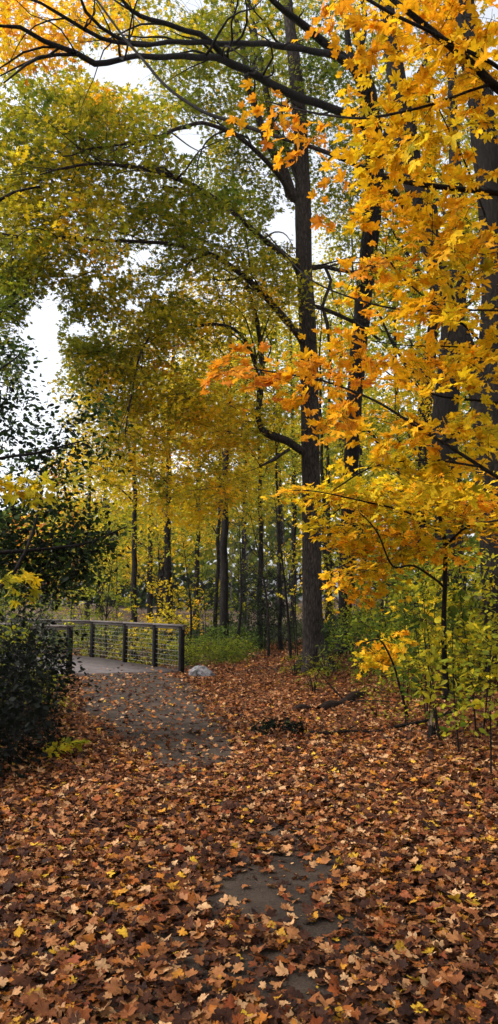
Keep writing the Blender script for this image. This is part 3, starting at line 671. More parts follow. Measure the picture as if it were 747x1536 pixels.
# ---- big forked tree at right edge (D)
DD = 11.5
b0 = base_at(752, DD)
root = thing('forked_tree', b0, 'massive forked tree at the right edge behind the golden leaves, one limb leaning left', 'tree')
t = Tree(b0, 13)
pl(t, [(756, 1010, DD, 80), (754, 960, DD, 62), (750, 850, DD, 56), (745, 740, DD, 54), (740, 660, DD, 54), (737, 600, DD, 54), (741, 520, DD, 42), (742, 420, DD, 38), (738, 320, DD, 38), (728, 200, DD, 38), (712, 90, DD, 36), (690, -10, DD, 30), (670, -120, DD, 20), (660, -260, DD, 8)], step=.1, sides=28, ridge=.01, wob=.03)
pl(t, [(735, 630, DD, 40), (722, 585, DD, 36), (700, 535, DD, 33), (676, 470, DD, 31), (655, 400, DD, 31), (640, 345, DD, 31), (622, 270, DD, 32), (608, 200, DD, 31), (596, 130, DD, 28), (584, 50, DD, 24), (570, -40, DD, 18), (560, -150, DD, 10)], step=.12, sides=22, ridge=.006, wob=.03)
pl(t, [(640, 350, DD, 18), (615, 320, DD - .3, 13), (590, 290, DD - .5, 11), (565, 250, DD - .8, 8), (550, 190, DD - 1, 5)], wob=.04)
pl(t, [(728, 600, DD, 16), (690, 640, DD + .4, 11), (665, 660, DD + .8, 10), (640, 640, DD + 1, 7), (600, 625, DD + 1, 4)], wob=.05)
blobs(t, [(600, -40, 12, 160, 60, 2, 40, .62), (700, 300, 13, 60, 200, 1, 26, .45)])
t.finish(root, BARK_MID, LEAF, T_MID, 0.066, 30, 0.5, holes=False)

# ---- tree E dark trunk between
ED = 15
for px0, rows, lab, sd in [(674, [(676, 985, 15, 50), (674, 900, 15, 42), (672, 780, 15, 40), (668, 640, 15, 38), (678, 500, 15.2, 34), (690, 380, 15.4, 28), (684, 250, 15.6, 18), (676, 100, 15.8, 13), (670, -60, 16, 7)], 'dark trunk behind the golden leaves, left of the massive forked tree', 31),
                           (628, [(632, 990, 19, 26), (630, 900, 19, 20), (634, 760, 19, 19), (640, 600, 19, 18), (652, 450, 19, 16), (648, 300, 19, 13), (640, 100, 19, 8), (640, -40, 19, 4)], 'slim black trunk deep in the right hand wood, half hidden above the olive shrubs', 32)]:
    b0 = base_at(px0, rows[0][2]); root = thing('maple_tree', b0, lab, 'tree'); t = Tree(b0, sd)
    pl(t, rows, step=.15, sides=16, wob=.05)
    for k in range(5):
        r_ = rows[2 + k % 4]; dx = random.choice([-1, 1]) * random.uniform(50, 90)
        pl(t, [(r_[0], r_[1] - 30, r_[2], 9), (r_[0] + dx * .4, r_[1] - 50, r_[2] + .3, 6), (r_[0] + dx, r_[1] - 110 - random.random() * 40, r_[2] + .8, 3)], wob=.08)
    blobs(t, [(px0, 300, rows[0][2] + 2, 130, 300, 2, 90, .52), (px0 - 10, 640, rows[0][2] + 1.5, 90, 120, 1.5, 44, .58)])
    t.finish(root, BARK_DARK, LEAF, T_LOW, 0.07, 34, 0.6, holes=False)

# ---- foreground maple (trunk out of frame to the right)
b0 = np.array([2.75, 4.7, float(G(2.75, 4.7))])
root = thing('young_maple', b0, 'near maple filling the upper right with big golden and orange leaves on black branches', 'tree')
t = Tree(b0, 21)
t.limb([[2.75, 4.7, b0[2] - .1, .11], [2.72, 4.7, 1.5, .085], [2.62, 4.65, 3.0, .075], [2.6, 4.6, 4.6, .06], [2.5, 4.3, 6.2, .045], [1.5, 2.5, 7.0, .03], [.2, .5, 7.2, .015]], step=.15, sides=14)
def fg(rows, **k): t.plimb(rows, step=.06, sides=8, rough=.05, **k)
fg([(1040, 250, 4.6, 20), (900, 205, 4.5, 15), (800, 165, 4.3, 13), (747, 129, 4.2, 13), (715, 98, 4.15, 12), (685, 73, 4.1, 11), (632, 30, 4.1, 9), (593, 0, 4.1, 8), (540, -50, 4.2, 6)], wob=.02)
fg([(800, 150, 4.3, 7), (747, 101, 4.2, 6), (700, 76, 4.1, 6), (632, 41, 4.0, 5), (599, 26, 4.0, 5), (553, 0, 4.0, 5), (520, -25, 4.0, 3)])
fg([(745, 124, 4.2, 5), (705, 136, 4.2, 4), (665, 151, 4.3, 4), (616, 165, 4.4, 4), (550, 177, 4.6, 4), (500, 174, 4.8, 3.5), (450, 165, 5, 3), (400, 152, 5.2, 2)])
fg([(1020, 380, 4.7, 15), (880, 310, 4.7, 11), (747, 290, 4.8, 9), (640, 278, 4.9, 8), (590, 268, 5, 7.5), (545, 252, 5.1, 7), (480, 225, 5.3, 6.5), (410, 203, 5.6, 6), (340, 180, 5.9, 5.5), (300, 165, 6.1, 5), (250, 130, 6.4, 4.5), (215, 90, 6.7, 4), (185, 55, 6.9, 3.5), (145, 0, 7.2, 3), (120, -30, 7.3, 2)])
fg([(728, 324, 4.8, 3), (712, 281, 4.8, 2.5), (695, 238, 4.7, 2.5), (659, 165, 4.6, 2), (637, 109, 4.6, 1.8)])
fg([(1000, 520, 4.6, 10), (860, 480, 4.7, 6), (747, 466, 4.9, 3.4), (650, 466, 5.0, 3.2), (581, 461, 5.1, 3), (517, 443, 5.3, 2.8), (470, 422, 5.4, 2.6), (440, 396, 5.6, 2.4), (400, 350, 5.8, 2)])
fg([(990, 650, 4.8, 10), (860, 620, 5, 6), (747, 604, 5.2, 4), (659, 594, 5.3, 3.5), (623, 576, 5.4, 3), (593, 546, 5.4, 3), (585, 528, 5.4, 2)])
fg([(960, 830, 4.8, 12), (850, 775, 4.9, 9), (747, 716, 5, 6.5), (679, 673, 5.1, 5), (637, 648, 5.2, 4.5), (582, 612, 5.3, 4), (540, 591, 5.4, 3.5), (480, 570, 5.6, 3), (420, 560, 5.7, 2.5), (370, 552, 5.8, 2), (320, 550, 5.9, 1.5)])
fg([(990, 620, 4.8, 10), (820, 560, 5, 6), (734, 521, 5.1, 4), (695, 487, 5.1, 3.5), (651, 457, 5.2, 3), (606, 418, 5.3, 3), (570, 374, 5.3, 2)])
fg([(734, 524, 5.1, 3), (679, 520, 5.2, 2.5), (609, 518, 5.3, 2), (557, 511, 5.4, 1.6)])
fg([(720, 700, 5, 4), (640, 690, 5.3, 3), (560, 700, 5.6, 2.5), (500, 735, 5.8, 2)])
def fb(rows):
    for px, py, d, rx, ry, hd, n, h in rows: t.blob(px, py, d, rx, ry, hd, max(1, int(round(n * .51))), h - .045, .03)
fb([(650, 30, 4.4, 110, 60, .5, 34, .76), (700, 130, 4.6, 70, 80, .6, 26, .72), (610, 110, 4.6, 75, 55, .5, 22, .72), (560, 60, 4.5, 25, 40, .4, 6, .8),
    (640, 220, 4.8, 110, 70, .6, 36, .69), (570, 200, 4.9, 60, 50, .4, 12, .72), (700, 330, 4.9, 70, 100, .6, 34, .69), (600, 330, 5, 70, 60, .5, 18, .73), (660, 440, 5.1, 100, 80, .6, 42, .685),
    (580, 420, 5.2, 50, 60, .5, 13, .74), (690, 560, 5.2, 90, 70, .6, 32, .68), (590, 540, 5.3, 80, 60, .5, 24, .73), (480, 555, 5.5, 80, 34, .4, 20, .80), (400, 560, 5.7, 75, 22, .3, 13, .86), (345, 550, 5.8, 35, 12, .2, 4, .88),
    (600, 630, 5.3, 90, 50, .5, 24, .73), (700, 670, 5.2, 80, 60, .5, 24, .66), (490, 610, 5.5, 70, 25, .3, 7, .82), (610, 700, 5.5, 110, 35, .5, 20, .66)])
fb([(440, 165, 5.1, 38, 16, .2, 4, .83), (395, 165, 5.3, 18, 14, .2, 2, .88), (480, 205, 5.1, 25, 28, .2, 3, .82), (490, 25, 4.6, 30, 25, .3, 3, .80), (455, 215, 5.2, 22, 14, .1, 2, .85), (525, 300, 5, 20, 40, .2, 3, .85), (535, 420, 5.2, 22, 60, .2, 5, .84), (420, 195, 5.2, 20, 20, .1, 2, .86)])
t.wblob((.4, .6, 7.0), (4.4, 3.6, .9), 300, .66)  # extra crown above the camera, out of view, added to shade the foreground
t.finish(root, BARK_DARK, LEAF, T_NEAR, 0.060, 12, 0.25, holes=False, dz=.05, curl=.40, tilt=.27, flat=.09, wide=.8, hn=.03, ttw=.0022, twig=.7, petiole=True)

# ---- lower yellow young maple
b0 = base_at(668, 8.2)
root = thing('young_maple', b0, 'slender young maple with bright lemon yellow layered leaves below the golden ones', 'tree')
t = Tree(b0, 22)
pl(t, [(668, 1050, 8.2, 10), (666, 960, 8.2, 8), (667, 860, 8.1, 7), (664, 800, 8, 6), (650, 740, 7.9, 5), (640, 690, 7.8, 4), (630, 640, 7.7, 2)], step=.08, sides=8, wob=.02)
pl(t, [(665, 880, 8.1, 4), (620, 850, 7.8, 3.5), (589, 850, 7.5, 3), (566, 800, 7.3, 2.5), (540, 770, 7.1, 2)], step=.08, wob=.02)
pl(t, [(664, 800, 8, 4), (610, 770, 7.6, 3.5), (550, 755, 7.2, 3), (490, 742, 6.9, 2), (440, 736, 6.7, 1.5)], step=.08, wob=.02)
pl(t, [(666, 820, 8, 4), (700, 790, 7.6, 3.5), (745, 780, 7.3, 3), (790, 770, 7, 2)], step=.08, wob=.02)
blobs(t, [(610, 745, 7.3, 110, 34, .6, 40, .60), (520, 745, 7, 60, 22, .4, 13, .61), (465, 738, 6.9, 28, 10, .2, 4, .58), (700, 765, 7.3, 70, 42, .6, 30, .62), (580, 805, 7.3, 75, 36, .5, 26, .62), (560, 850, 7.4, 42, 32, .4, 13, .61), (525, 870, 7.3, 20, 25, .3, 5, .63), (640, 825, 7.6, 50, 25, .4, 13, .65), (505, 790, 7.2, 35, 25, .3, 5, .60)])
t.finish(root, BARK_DARK, LEAF, T_NEAR, 0.057, 16, 0.3, holes=False, dz=.05, curl=.32, tilt=.26, flat=.1, wide=.8, hn=.03, ttw=.0025, petiole=True)

# ---- left: dark leaved tree (round leaves, silhouette)
b0 = np.array([-3.7, 7.6, float(G(-3.7, 7.6))])
root = thing('dark_leaved_tree', b0, 'tree at the left edge with small round blackish leaves silhouetted above the bridge', 'tree')
t = Tree(b0, 23)
t.limb([[-3.7, 7.6, b0[2] - .1, .10], [-3.65, 7.6, 1.5, .08], [-3.55, 7.6, 3.2, .06], [-3.4, 7.6, 5.2, .04], [-3.3, 7.5, 7, .02]], step=.15, sides=12)
pl(t, [(-90, 930, 7.6, 10), (0, 882, 7.6, 6), (30, 840, 7.6, 5), (50, 790, 7.7, 4), (65, 730, 7.8, 2)], step=.08, wob=.02)
pl(t, [(-80, 840, 7.6, 8), (0, 830, 7.8, 6), (60, 825, 8, 5), (130, 815, 8.3, 4), (190, 790, 8.6, 2)], step=.08, wob=.03)
pl(t, [(-90, 720, 7.6, 8), (0, 690, 7.8, 5), (60, 680, 8, 4), (130, 660, 8.4, 2)], step=.08, wob=.03)
pl(t, [(-90, 640, 7.6, 6), (-20, 570, 7.8, 4), (30, 530, 8, 2)], step=.08, wob=.03)
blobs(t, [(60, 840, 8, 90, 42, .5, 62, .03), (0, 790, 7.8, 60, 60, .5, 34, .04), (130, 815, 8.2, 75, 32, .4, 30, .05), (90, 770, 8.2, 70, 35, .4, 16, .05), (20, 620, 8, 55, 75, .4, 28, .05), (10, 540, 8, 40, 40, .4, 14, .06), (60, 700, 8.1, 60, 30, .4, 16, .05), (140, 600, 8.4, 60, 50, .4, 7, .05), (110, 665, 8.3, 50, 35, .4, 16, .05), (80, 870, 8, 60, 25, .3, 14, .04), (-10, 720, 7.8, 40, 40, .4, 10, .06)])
t.finish(root, BARK_DARK, LEAF, T_OVAL, 0.05, 22, 0.3, holes=False, curl=.2, tilt=.9, flat=.3, wide=.8, hn=.02, ttw=.0022)

# ---- left: maple hanging in upper left edge
b0 = np.array([-6.2, 12.5, float(G(-6.2, 12.5))])
root = thing('maple_tree', b0, 'green maple at the left edge, ragged olive clusters left of the white sky gap', 'tree')
t = Tree(b0, 24)
t.limb([[-6.2, 12.5, b0[2] - .1, .22], [-6.1, 12.5, 3, .18], [-5.9, 12.4, 7, .14], [-5.8, 12.4, 10, .08], [-5.6, 12.4, 13, .03]], step=.2, sides=14)
pl(t, [(-60, 500, 12.4, 8), (0, 470, 12.4, 5), (40, 440, 12.3, 3)], wob=.04); pl(t, [(-60, 360, 12.4, 9), (0, 300, 12.3, 5), (60, 280, 12.2, 3)], wob=.04)
blobs(t, [(5, 470, 12.4, 42, 60, .8, 36, .34), (5, 545, 12.4, 30, 30, .6, 14, .28), (30, 390, 12.6, 60, 50, .8, 26, .42), (-10, 260, 12.5, 60, 130, 1, 45, .45)])
t.finish(root, BARK_DARK, LEAF, T_MID, 0.062, 34, 0.5, curl=.25, holes=False, keep=lambda P: ~in_holes(P, .9, HOLES[:3]))
b0 = np.array([-2.65, 5.0, float(G(-2.65, 5.0))])
root = thing('maple_sapling', b0, 'thin sapling at the left edge with few large olive leaves, before the round leaved tree', 'tree')
t = Tree(b0, 25)
t.limb([[-2.65, 5.0, b0[2] - .05, .022], [-2.5, 5.0, 1.3, .016], [-2.2, 5.0, 2.2, .01], [-1.95, 5, 2.6, .005]], step=.08, sides=7)
t.limb([[-2.5, 5.0, 1.2, .01], [-2.1, 5.05, 1.5, .007], [-1.8, 5.1, 1.65, .004]], step=.08, sides=6)
blobs(t, [(18, 728, 5, 45, 28, .15, 7, .52), (5, 870, 5.1, 25, 22, .15, 4, .48), (-15, 700, 5, 25, 20, .15, 3, .5)])
t.finish(root, BARK_DARK, LEAF, T_NEAR, 0.062, 10, 0.18, holes=False, curl=.28, tilt=.5, flat=.15, wide=.9, hn=.05, ttw=.002, petiole=True)

# ---- generic wood trees behind
def wood_tree(px, d, w, ztop, crown, hue, n, lab, name='maple_tree', bark=None, per=30, size=.085, lean=0, seed=0, tm=None, spray=.85, group=None, holes=True, limbs=6, keep=None, xy=None):
    """crown: (zmin, zmax, radius)"""
    b0 = base_at(px, d) if xy is None else np.array([xy[0], xy[1], float(G(*xy))]); root = thing(name, b0, lab, 'tree', group); t = Tree(b0, seed)
    r0 = w / 2 * d / F if xy is None else .16; z0 = b0[2]; pts = []
    for k, f_ in enumerate(np.linspace(0, 1, 9)):
        pts.append([b0[0] + lean * f_ * ztop * .1 + .10 * math.sin(seed + 3 * f_) * f_ * 2, d + .2 * math.sin(seed * 2 + 2.5 * f_), z0 - .1 + f_ * ztop, max(.006, r0 * (1.25 if k == 0 else 1) * (1 - f_ * .9) ** .75)])
    t.limb(pts, step=.25, sides=12, rough=.08, wob=.06)
    P = np.array(pts); zmin, zmax, R = crown; rr = np.random.default_rng(seed)
    for k in range(limbs):
        zz = rr.uniform(zmin * .8, zmax * .85); b = np.array([np.interp(zz, P[:, 2], P[:, i_]) for i_ in (0, 1)]); a = rr.uniform(0, 6.28); ll = R * rr.uniform(.5, .95)
        e = np.array([math.cos(a), math.sin(a)])
        rb = np.interp(zz, P[:, 2], P[:, 3]) * .5
        t.limb([[*b, zz, rb], [*(b + e * ll * .4), zz + ll * .35, rb * .6], [*(b + e * ll), zz + ll * .6, rb * .25]], step=.25, sides=6, wob=.08)
    m = n
    if xy is None and d > 23 and hue < .8: hue -= .05
    for _ in range(m):
        f_ = rr.uniform(0, 1) ** .9; zz = zmin + (zmax - zmin) * f_; rad = R * math.sin(math.pi * (0.12 + .83 * f_)) ** .6 * math.sqrt(rr.uniform(0.02, 1)); a = rr.uniform(0, 6.28)
        x = np.interp(zz, P[:, 2], P[:, 0]) + math.cos(a) * rad; y = d + math.sin(a) * rad
        t.C.append([x, y, zz + rr.normal(0, .2)]); t.H.append(hue + rr.normal(0, .06))
    t.finish(root, bark or BARK_DARK, LEAF, tm if tm is not None else T_LOW, size, per, spray, curl=.2, tilt=.5, hn=.07, ttw=.005, holes=holes, flat=.16, keep=keep)
    return root
W = wood_tree
# just behind the bridge
W(200, 25, 10, 12, (3.2, 11.5, 2.6), .58, 125, 'leftmost of the three black trunked maples behind the bridge, yellow crown', seed=41)
W(252, 27, 13, 13, (5.5, 13, 2.8), .62, 120, 'dark maple behind the bridge, middle one of the three black trunks there, golden orange crown', seed=42)
W(336, 23, 14, 12, (5.2, 12, 2.6), .60, 110, 'straight black trunked maple standing right of the bridge end post, mustard crown overhead', seed=43)
W(322, 25.5, 7, 9, (4, 9, 1.8), .55, 34, 'very thin dark trunk close left of the straight black maple', seed=44)
W(388, 26, 9, 11, (3.5, 11, 2.2), .52, 60, 'thin dark tree rising from the black thicket at the end of the trail', seed=45)
W(420, 25, 6, 10, (4.5, 10, 2.0), .50, 40, 'thin straight pole of a tree just left of the thick grey maple', seed=46)
W(492, 24, 8, 12, (4.5, 12, 2.3), .56, 70, 'slim tree showing between the thick grey maple and the dark second maple', seed=47)
W(498, 32, 8, 14, (2.5, 13, 3), .60, 80, 'far slim tree with lemon yellow crown, seen behind the gap right of the grey maple', seed=48)
# unseen trees added around the camera: their crowns shade the ground and block skylight
for k, (bx, by, zt, cr, n, lab) in enumerate([(-5.4, 0.3, 11, (4.0, 10.5, 3.6), 150, 'added unseen maple at the left of the viewer, its crown shading the path'),
        (5.0, -1.5, 12, (4.6, 11.5, 3.6), 120, 'added unseen maple at the right of the viewer, its crown shading the path'),
        (-3.5, -6, 13, (2.5, 12, 4.4), 150, 'added unseen maple shading from behind the viewer, left side of the path'),
        (3.0, -9, 13, (2.5, 12, 4.6), 150, 'added unseen maple shading from behind the viewer, right side of the path'),
        (-8.5, -2.5, 12, (1.5, 11, 3.0), 110, 'added unseen maple shading from the left of the viewer'), (9.0, 2.5, 12, (2.0, 11, 3.2), 120, 'added unseen maple shading from the right of the viewer')]):
    W(0, by, 18, zt, cr, .55, n, lab, seed=140 + k, size=.13, per=22, spray=.9, tm=T_FAR, holes=False, xy=(bx, by), keep=lambda P: (P[:, 1] < 0.2) | (P[:, 2] - CH > 1.03 * P[:, 1]) | (np.abs(P[:, 0]) > .5 * P[:, 1] + .8))
# second row
row = [(130, 34, 9, 9.5, (2.5, 9, 3.0), .58, 90, 'pale yellow maple beyond the bridge, left of the three black trunks'),
       (225, 38, 9, 15, (4, 14, 3.6), .66, 120, 'golden maple in the second row, between the left and middle black trunks'),
       (295, 40, 9, 17, (5, 16, 3.8), .68, 130, 'apricot orange maple in the second row behind the middle black trunk'),
       (365, 42, 9, 20, (7.5, 19, 4), .60, 150, 'tall yellow maple rising far behind the end of the trail'),
       (440, 36, 9, 20, (6, 19, 3.6), .57, 140, 'tall olive yellow maple directly behind the thick grey maple'),
       (545, 34, 9, 21, (4, 20, 3.6), .60, 150, 'bright yellow maple behind the dark second maple'),
       (610, 30, 9, 20, (3, 19, 3.2), .52, 120, 'green gold maple behind the right hand thicket, left of the hidden slim trunk'),
       (700, 28, 9, 20, (3, 19, 3.4), .48, 130, 'yellow green maple deep behind the forked tree at the right'),
       (790, 26, 15, 18, (2, 17, 3.4), .46, 80, 'green maple at the far right edge behind the forked tree')]
for k, (px, d, w, zt, cr, h, n, lab) in enumerate(row):
    W(px, d, w, zt, cr, h - .03, int(n * 1.25), lab, seed=60 + k, size=.11, per=34, spray=1.0, tm=T_FAR)
# third row
row = [(80, 60, 9, 13.5, (3, 13, 3.4), .84, 80, 'far reddish orange tree low in the sky gap at left'),
       (150, 58, 12, 13, (3, 12.5, 4.5), .66, 90, 'far gold tree beyond the bridge on the left skyline'),
       (240, 60, 12, 20, (4, 19, 5), .70, 120, 'far orange tree behind the second row, left of centre'),
       (330, 62, 12, 24, (8, 23, 5), .62, 120, 'far amber tree at the centre of the wood'),
       (420, 58, 12, 26, (9, 25, 5), .62, 120, 'far yellow tree above the end of the trail'),
       (520, 56, 12, 28, (5, 27, 5), .62, 130, 'far yellow tree behind the two dark maples'),
       (640, 50, 12, 27, (3, 26, 5), .56, 130, 'far yellow green tree behind the golden leaves on the right'),
       (30, 70, 12, 7, (2, 7, 5), .5, 60, 'far low olive tree at the left edge of the horizon')]
for k, (px, d, w, zt, cr, h, n, lab) in enumerate(row):
    W(px, d, w, zt, cr, h - .03, int(n * 1.35), lab, seed=80 + k, size=.17, per=30, spray=1.5, tm=T_FAR)

# bare grey saplings far behind the trail
def bare_tree(px, d, h, lab, seed, bark=None, grp='bare grey saplings in the wood beyond the trail'):
    b0 = base_at(px, d); root = thing('bare_sapling', b0, lab, 'tree', grp); r = np.random.default_rng(seed); mb = MB()
    top = b0 + np.array([r.normal(0, .4), r.normal(0, .4), h]); P = catmull(np.array([b0 - [0, 0, .1], b0 * .6 + top * .4 + [r.normal(0, .15), 0, 0], top]), .3)
    R = np.linspace(.035 + .003 * h, .006, len(P)); mb.tube(P, R, 7, .08)
    A, M, E, ra = [], [], [], []
    for k in range(34):
        f_ = r.uniform(.12, 1); a = P[int(f_ * (len(P) - 1))]; an = r.uniform(0, 6.28); ll = h * .26 * (1.15 - f_) * r.uniform(.6, 1.3)
        e = a + np.array([math.cos(an) * ll, math.sin(an) * ll, ll * r.uniform(.5, 1.3)]); m = (a + e) / 2 + [0, 0, -.08 * ll]
        A.append(a); M.append(m); E.append(e); ra.append(.011)
        for q in range(4):
            s_ = r.uniform(.3, .95); c = a * (1 - s_) + e * s_; an2 = an + r.normal(0, .9); l2 = ll * .45 * r.uniform(.5, 1.2)
            e2 = c + np.array([math.cos(an2) * l2, math.sin(an2) * l2, l2 * r.uniform(.3, 1.3)]); A.append(c); M.append((c + e2) / 2); E.append(e2); ra.append(.006)
    mb.twigs(A, M, E, np.array(ra), .003, 3, 3)
    mb.build('trunk', bark or BARK_PALE, root)
for k, (px, d, h) in enumerate([(60, 50, 8), (78, 44, 7), (105, 40, 6.5), (370, 33, 6), (412, 36, 7), (395, 44, 8), (432, 40, 8), (345, 46, 7)]):
    bare_tree(px, d, h, 'leafless grey sapling among the thin stems between the bridge and the grey maple', 200 + k)

for k, (px, d, h, lab) in enumerate([(350, 21.5, 4.2, 'leafless black sapling right of the straight black maple'), (403, 22.5, 4.6, 'leafless black sapling in front of the thicket at the trail end'), (437, 21, 4.8, 'leafless black sapling close left of the grey maple'),
        (285, 24, 3.8, 'leafless black sapling left of the straight black maple'), (172, 23.5, 4.2, 'leafless black sapling left of the leftmost black trunk'), (225, 26, 4.6, 'leafless black sapling between the left and middle black trunks'), (515, 22, 4.6, 'leafless black sapling behind the dark second maple')]):
    bare_tree(px, d, h, lab, 240 + k, BARK_DARK, 'leafless black saplings behind the bridge and trail')

# ---- leafy saplings / understorey
def sapling(px, d, h, rad, n, hue, lab, name='maple_sapling', cat='tree', group=None, tmpl=None, size=.075, per=12, spray=.35, seed=0, stems=2, bark=None, zlo=.35, tilt=.5, hv=.05, mat=None, ttw=.003, flat=.12, hn=.05, curl=.25, wide=.7, off=(0, 0)):
    b0 = base_at(px, d); root = thing(name, b0, lab, cat, group); t = Tree(b0, seed); r = np.random.default_rng(seed)
    for k in range(stems):
        e = r.normal(0, rad * .45, 2)
        t.limb([[b0[0] + e[0] * .12, b0[1] + e[1] * .12, b0[2] - .05, .005 + .003 * h], [b0[0] + e[0] * .5, b0[1] + e[1] * .5, b0[2] + h * .5, .004 + .0018 * h], [b0[0] + e[0] + off[0], b0[1] + e[1], b0[2] + h * .95, .003]], step=.12, sides=6, wob=.03)
    for k in range(n):
        a = r.uniform(0, 6.28); f_ = r.uniform(zlo, 1.02); q = rad * math.sqrt(r.uniform(0, 1)) * (1.1 - .5 * abs(f_ - .6))
        t.C.append([b0[0] + math.cos(a) * q + off[0] * f_, b0[1] + math.sin(a) * q, b0[2] + h * f_]); t.H.append(hue + r.normal(0, hv))
    t.finish(root, bark or BARK_DARK, mat or LEAF, tmpl if tmpl is not None else T_LOW, size, per, spray, holes=False, tilt=tilt, ttw=ttw, flat=flat, hn=hn, curl=curl, wide=wide)
    return root
G1 = 'young yellow leaved maples beyond the bridge'
sd = 300
for px, d, h, rad, n, hue, lab in [
        (110, 27, 4.6, 1.1, 34, .55, 'yellow green sapling left of the leftmost black trunk beyond the bridge'),
        (150, 23.5, 3.6, 1.0, 34, .52, 'lime yellow sapling rising behind the second bridge post from the left'),
        (175, 28, 5.0, 1.2, 38, .57, 'mustard sapling just left of the leftmost black trunk'),
        (225, 24, 2.2, .9, 28, .66, 'low golden orange sapling between the left and middle black trunks'),
        (262, 25, 2.3, .8, 28, .68, 'low amber sapling at the foot of the middle black trunk'),
        (290, 29, 4.5, 1.1, 32, .55, 'olive yellow sapling between the middle and right black trunks'),
        (310, 26, 2.6, .8, 18, .50, 'green yellow sapling behind the bridge end post'),
        (360, 28, 3.8, 1.0, 22, .48, 'sparse green yellow sapling right of the straight black maple'),
        (405, 30, 3.4, .9, 16, .52, 'sparse pale yellow sapling beyond the end of the trail'),
        (446, 22, 3.8, .5, 16, .60, 'small lemon yellow sapling close behind the left side of the grey maple trunk'),
        (500, 23, 3.4, .8, 26, .58, 'lemon yellow sapling between the grey maple and the dark second maple'),
        (60, 30, 3.4, 1.4, 40, .50, 'olive yellow sapling behind the far end of the bridge rail'),
        (20, 26, 3.0, 1.4, 36, .46, 'olive green sapling at the left edge behind the bridge')]:
    sapling(px, d, h, rad, int(n * 1.3), hue - .09, lab, group=G1, seed=sd, size=.085, per=14, spray=.45); sd += 1

# thicket behind railings & trail end
SH = 'shrub'
for px, d, h, rad, n, hue, lab, tm, sz in [
        (392, 24.5, 2.6, .75, 60, .07, 'black leafed thicket at the end of the leafy trail', T_OVAL_LOW, .06),
        (372, 25.5, 1.6, 1.0, 46, .16, 'dark green bush left of the black thicket at the trail end', T_OVAL_LOW, .06),
        (420, 26, 1.5, 1.0, 44, .15, 'dark green bush right of the black thicket, by the grey maple', T_OVAL_LOW, .06),
        (345, 22, 1.0, .8, 46, .25, 'low green bush at the foot of the straight black maple', T_OVAL_LOW, .055),
        (318, 20.0, .75, .7, 56, .36, 'bright yellow green ferny bush behind the pale boulder', T_BLADE, .06),
        (345, 20.8, .65, .6, 40, .38, 'yellow green weedy bush between the boulder and the leafy trail', T_BLADE, .055),
        (290, 19.2, .6, .5, 36, .37, 'fresh green ferny bush between the bridge end post and boulder', T_BLADE, .055),
        (250, 22.5, 1.5, .8, 46, .42, 'olive bush seen through the wire between the last two bridge posts', T_OVAL_LOW, .05),
        (210, 23, 1.6, .8, 46, .46, 'yellowish bush seen through the wire in the middle of the railing', T_OVAL_LOW, .05),
        (165, 25, 1.7, .9, 50, .44, 'olive green bush seen through the wire behind the left bridge span', T_OVAL_LOW, .05),
        (120, 26, 1.8, 1.0, 44, .44, 'olive bush beyond the left hand start of the bridge', T_OVAL_LOW, .05),
        (505, 20.5, 1.2, .6, 34, .10, 'dark leafy bush at the foot of the dark second maple', T_OVAL_LOW, .06),
        (545, 16, 1.3, .8, 46, .33, 'dull green bush behind the mossy log', T_OVAL_LOW, .05),
        (590, 14.5, 2.2, 1.0, 80, .40, 'olive green shrub behind the lemon sprig sapling', T_OVAL, .05),
        (630, 12.5, 2.1, .9, 76, .34, 'mid green shrub right of the olive shrub, under the golden leaves', T_OVAL, .05),
        (690, 12.0, 2.2, .9, 70, .44, 'yellow green shrub in the middle of the right hand thicket', T_OVAL, .052),
        (745, 11, 2.0, .9, 60, .46, 'yellow green shrub at the right edge behind the near saplings', T_OVAL, .055),
        (565, 18, 2.6, .9, 50, .52, 'mustard coloured shrub between the dark second maple and the green shrubs', T_OVAL, .055),
        (600, 20, 3.0, 1.1, 50, .30, 'tall dusky green shrub deep in the right hand wood', T_OVAL_LOW, .06)]:
    sapling(px, d, h, rad, int(n * 1.4), hue, lab, 'bush', SH, seed=sd, tmpl=tm, size=sz * 1.15, per=20, spray=.3, stems=5, zlo=.12, tilt=.7, ttw=.0025, flat=.25, hn=.06); sd += 1

# near right saplings
for px, d, h, rad, n, hue, lab, tm, sz, per, stems in [
        (689, 7.8, 1.35, .42, 22, .46, 'knee high yellow green sapling with thin dark stem before the right hand thicket', T_OVAL, .055, 9, 1),
        (662, 8.6, 1.65, .34, 26, .27, 'blue green leaved sapling left of the tall yellow green one', T_OVAL, .07, 8, 2),
        (735, 6.8, 1.30, .34, 24, .44, 'leafy yellow green sapling nearest the right edge of the picture', T_OVAL, .055, 9, 1),
        (718, 8.4, 1.7, .55, 34, .48, 'tall pale yellow green sapling at the right under the golden canopy', T_OVAL, .06, 9, 2),
        (640, 10.4, 1.8, .5, 24, .52, 'thin straggly olive yellow sapling behind the split stump', T_MID, .055, 8, 3),
        (610, 9.5, .9, .35, 12, .54, 'small straggly sapling with pale yellow leaves beside the lemon sprig', T_OVAL, .045, 6, 2)]:
    sapling(px, d, h, rad, int(n * 1.5), hue, lab, 'sapling', 'sapling', seed=sd, tmpl=tm, size=sz, per=per, spray=.2, stems=stems, zlo=.3, tilt=.55, ttw=.0022, flat=.2, hn=.04, wide=.9); sd += 1
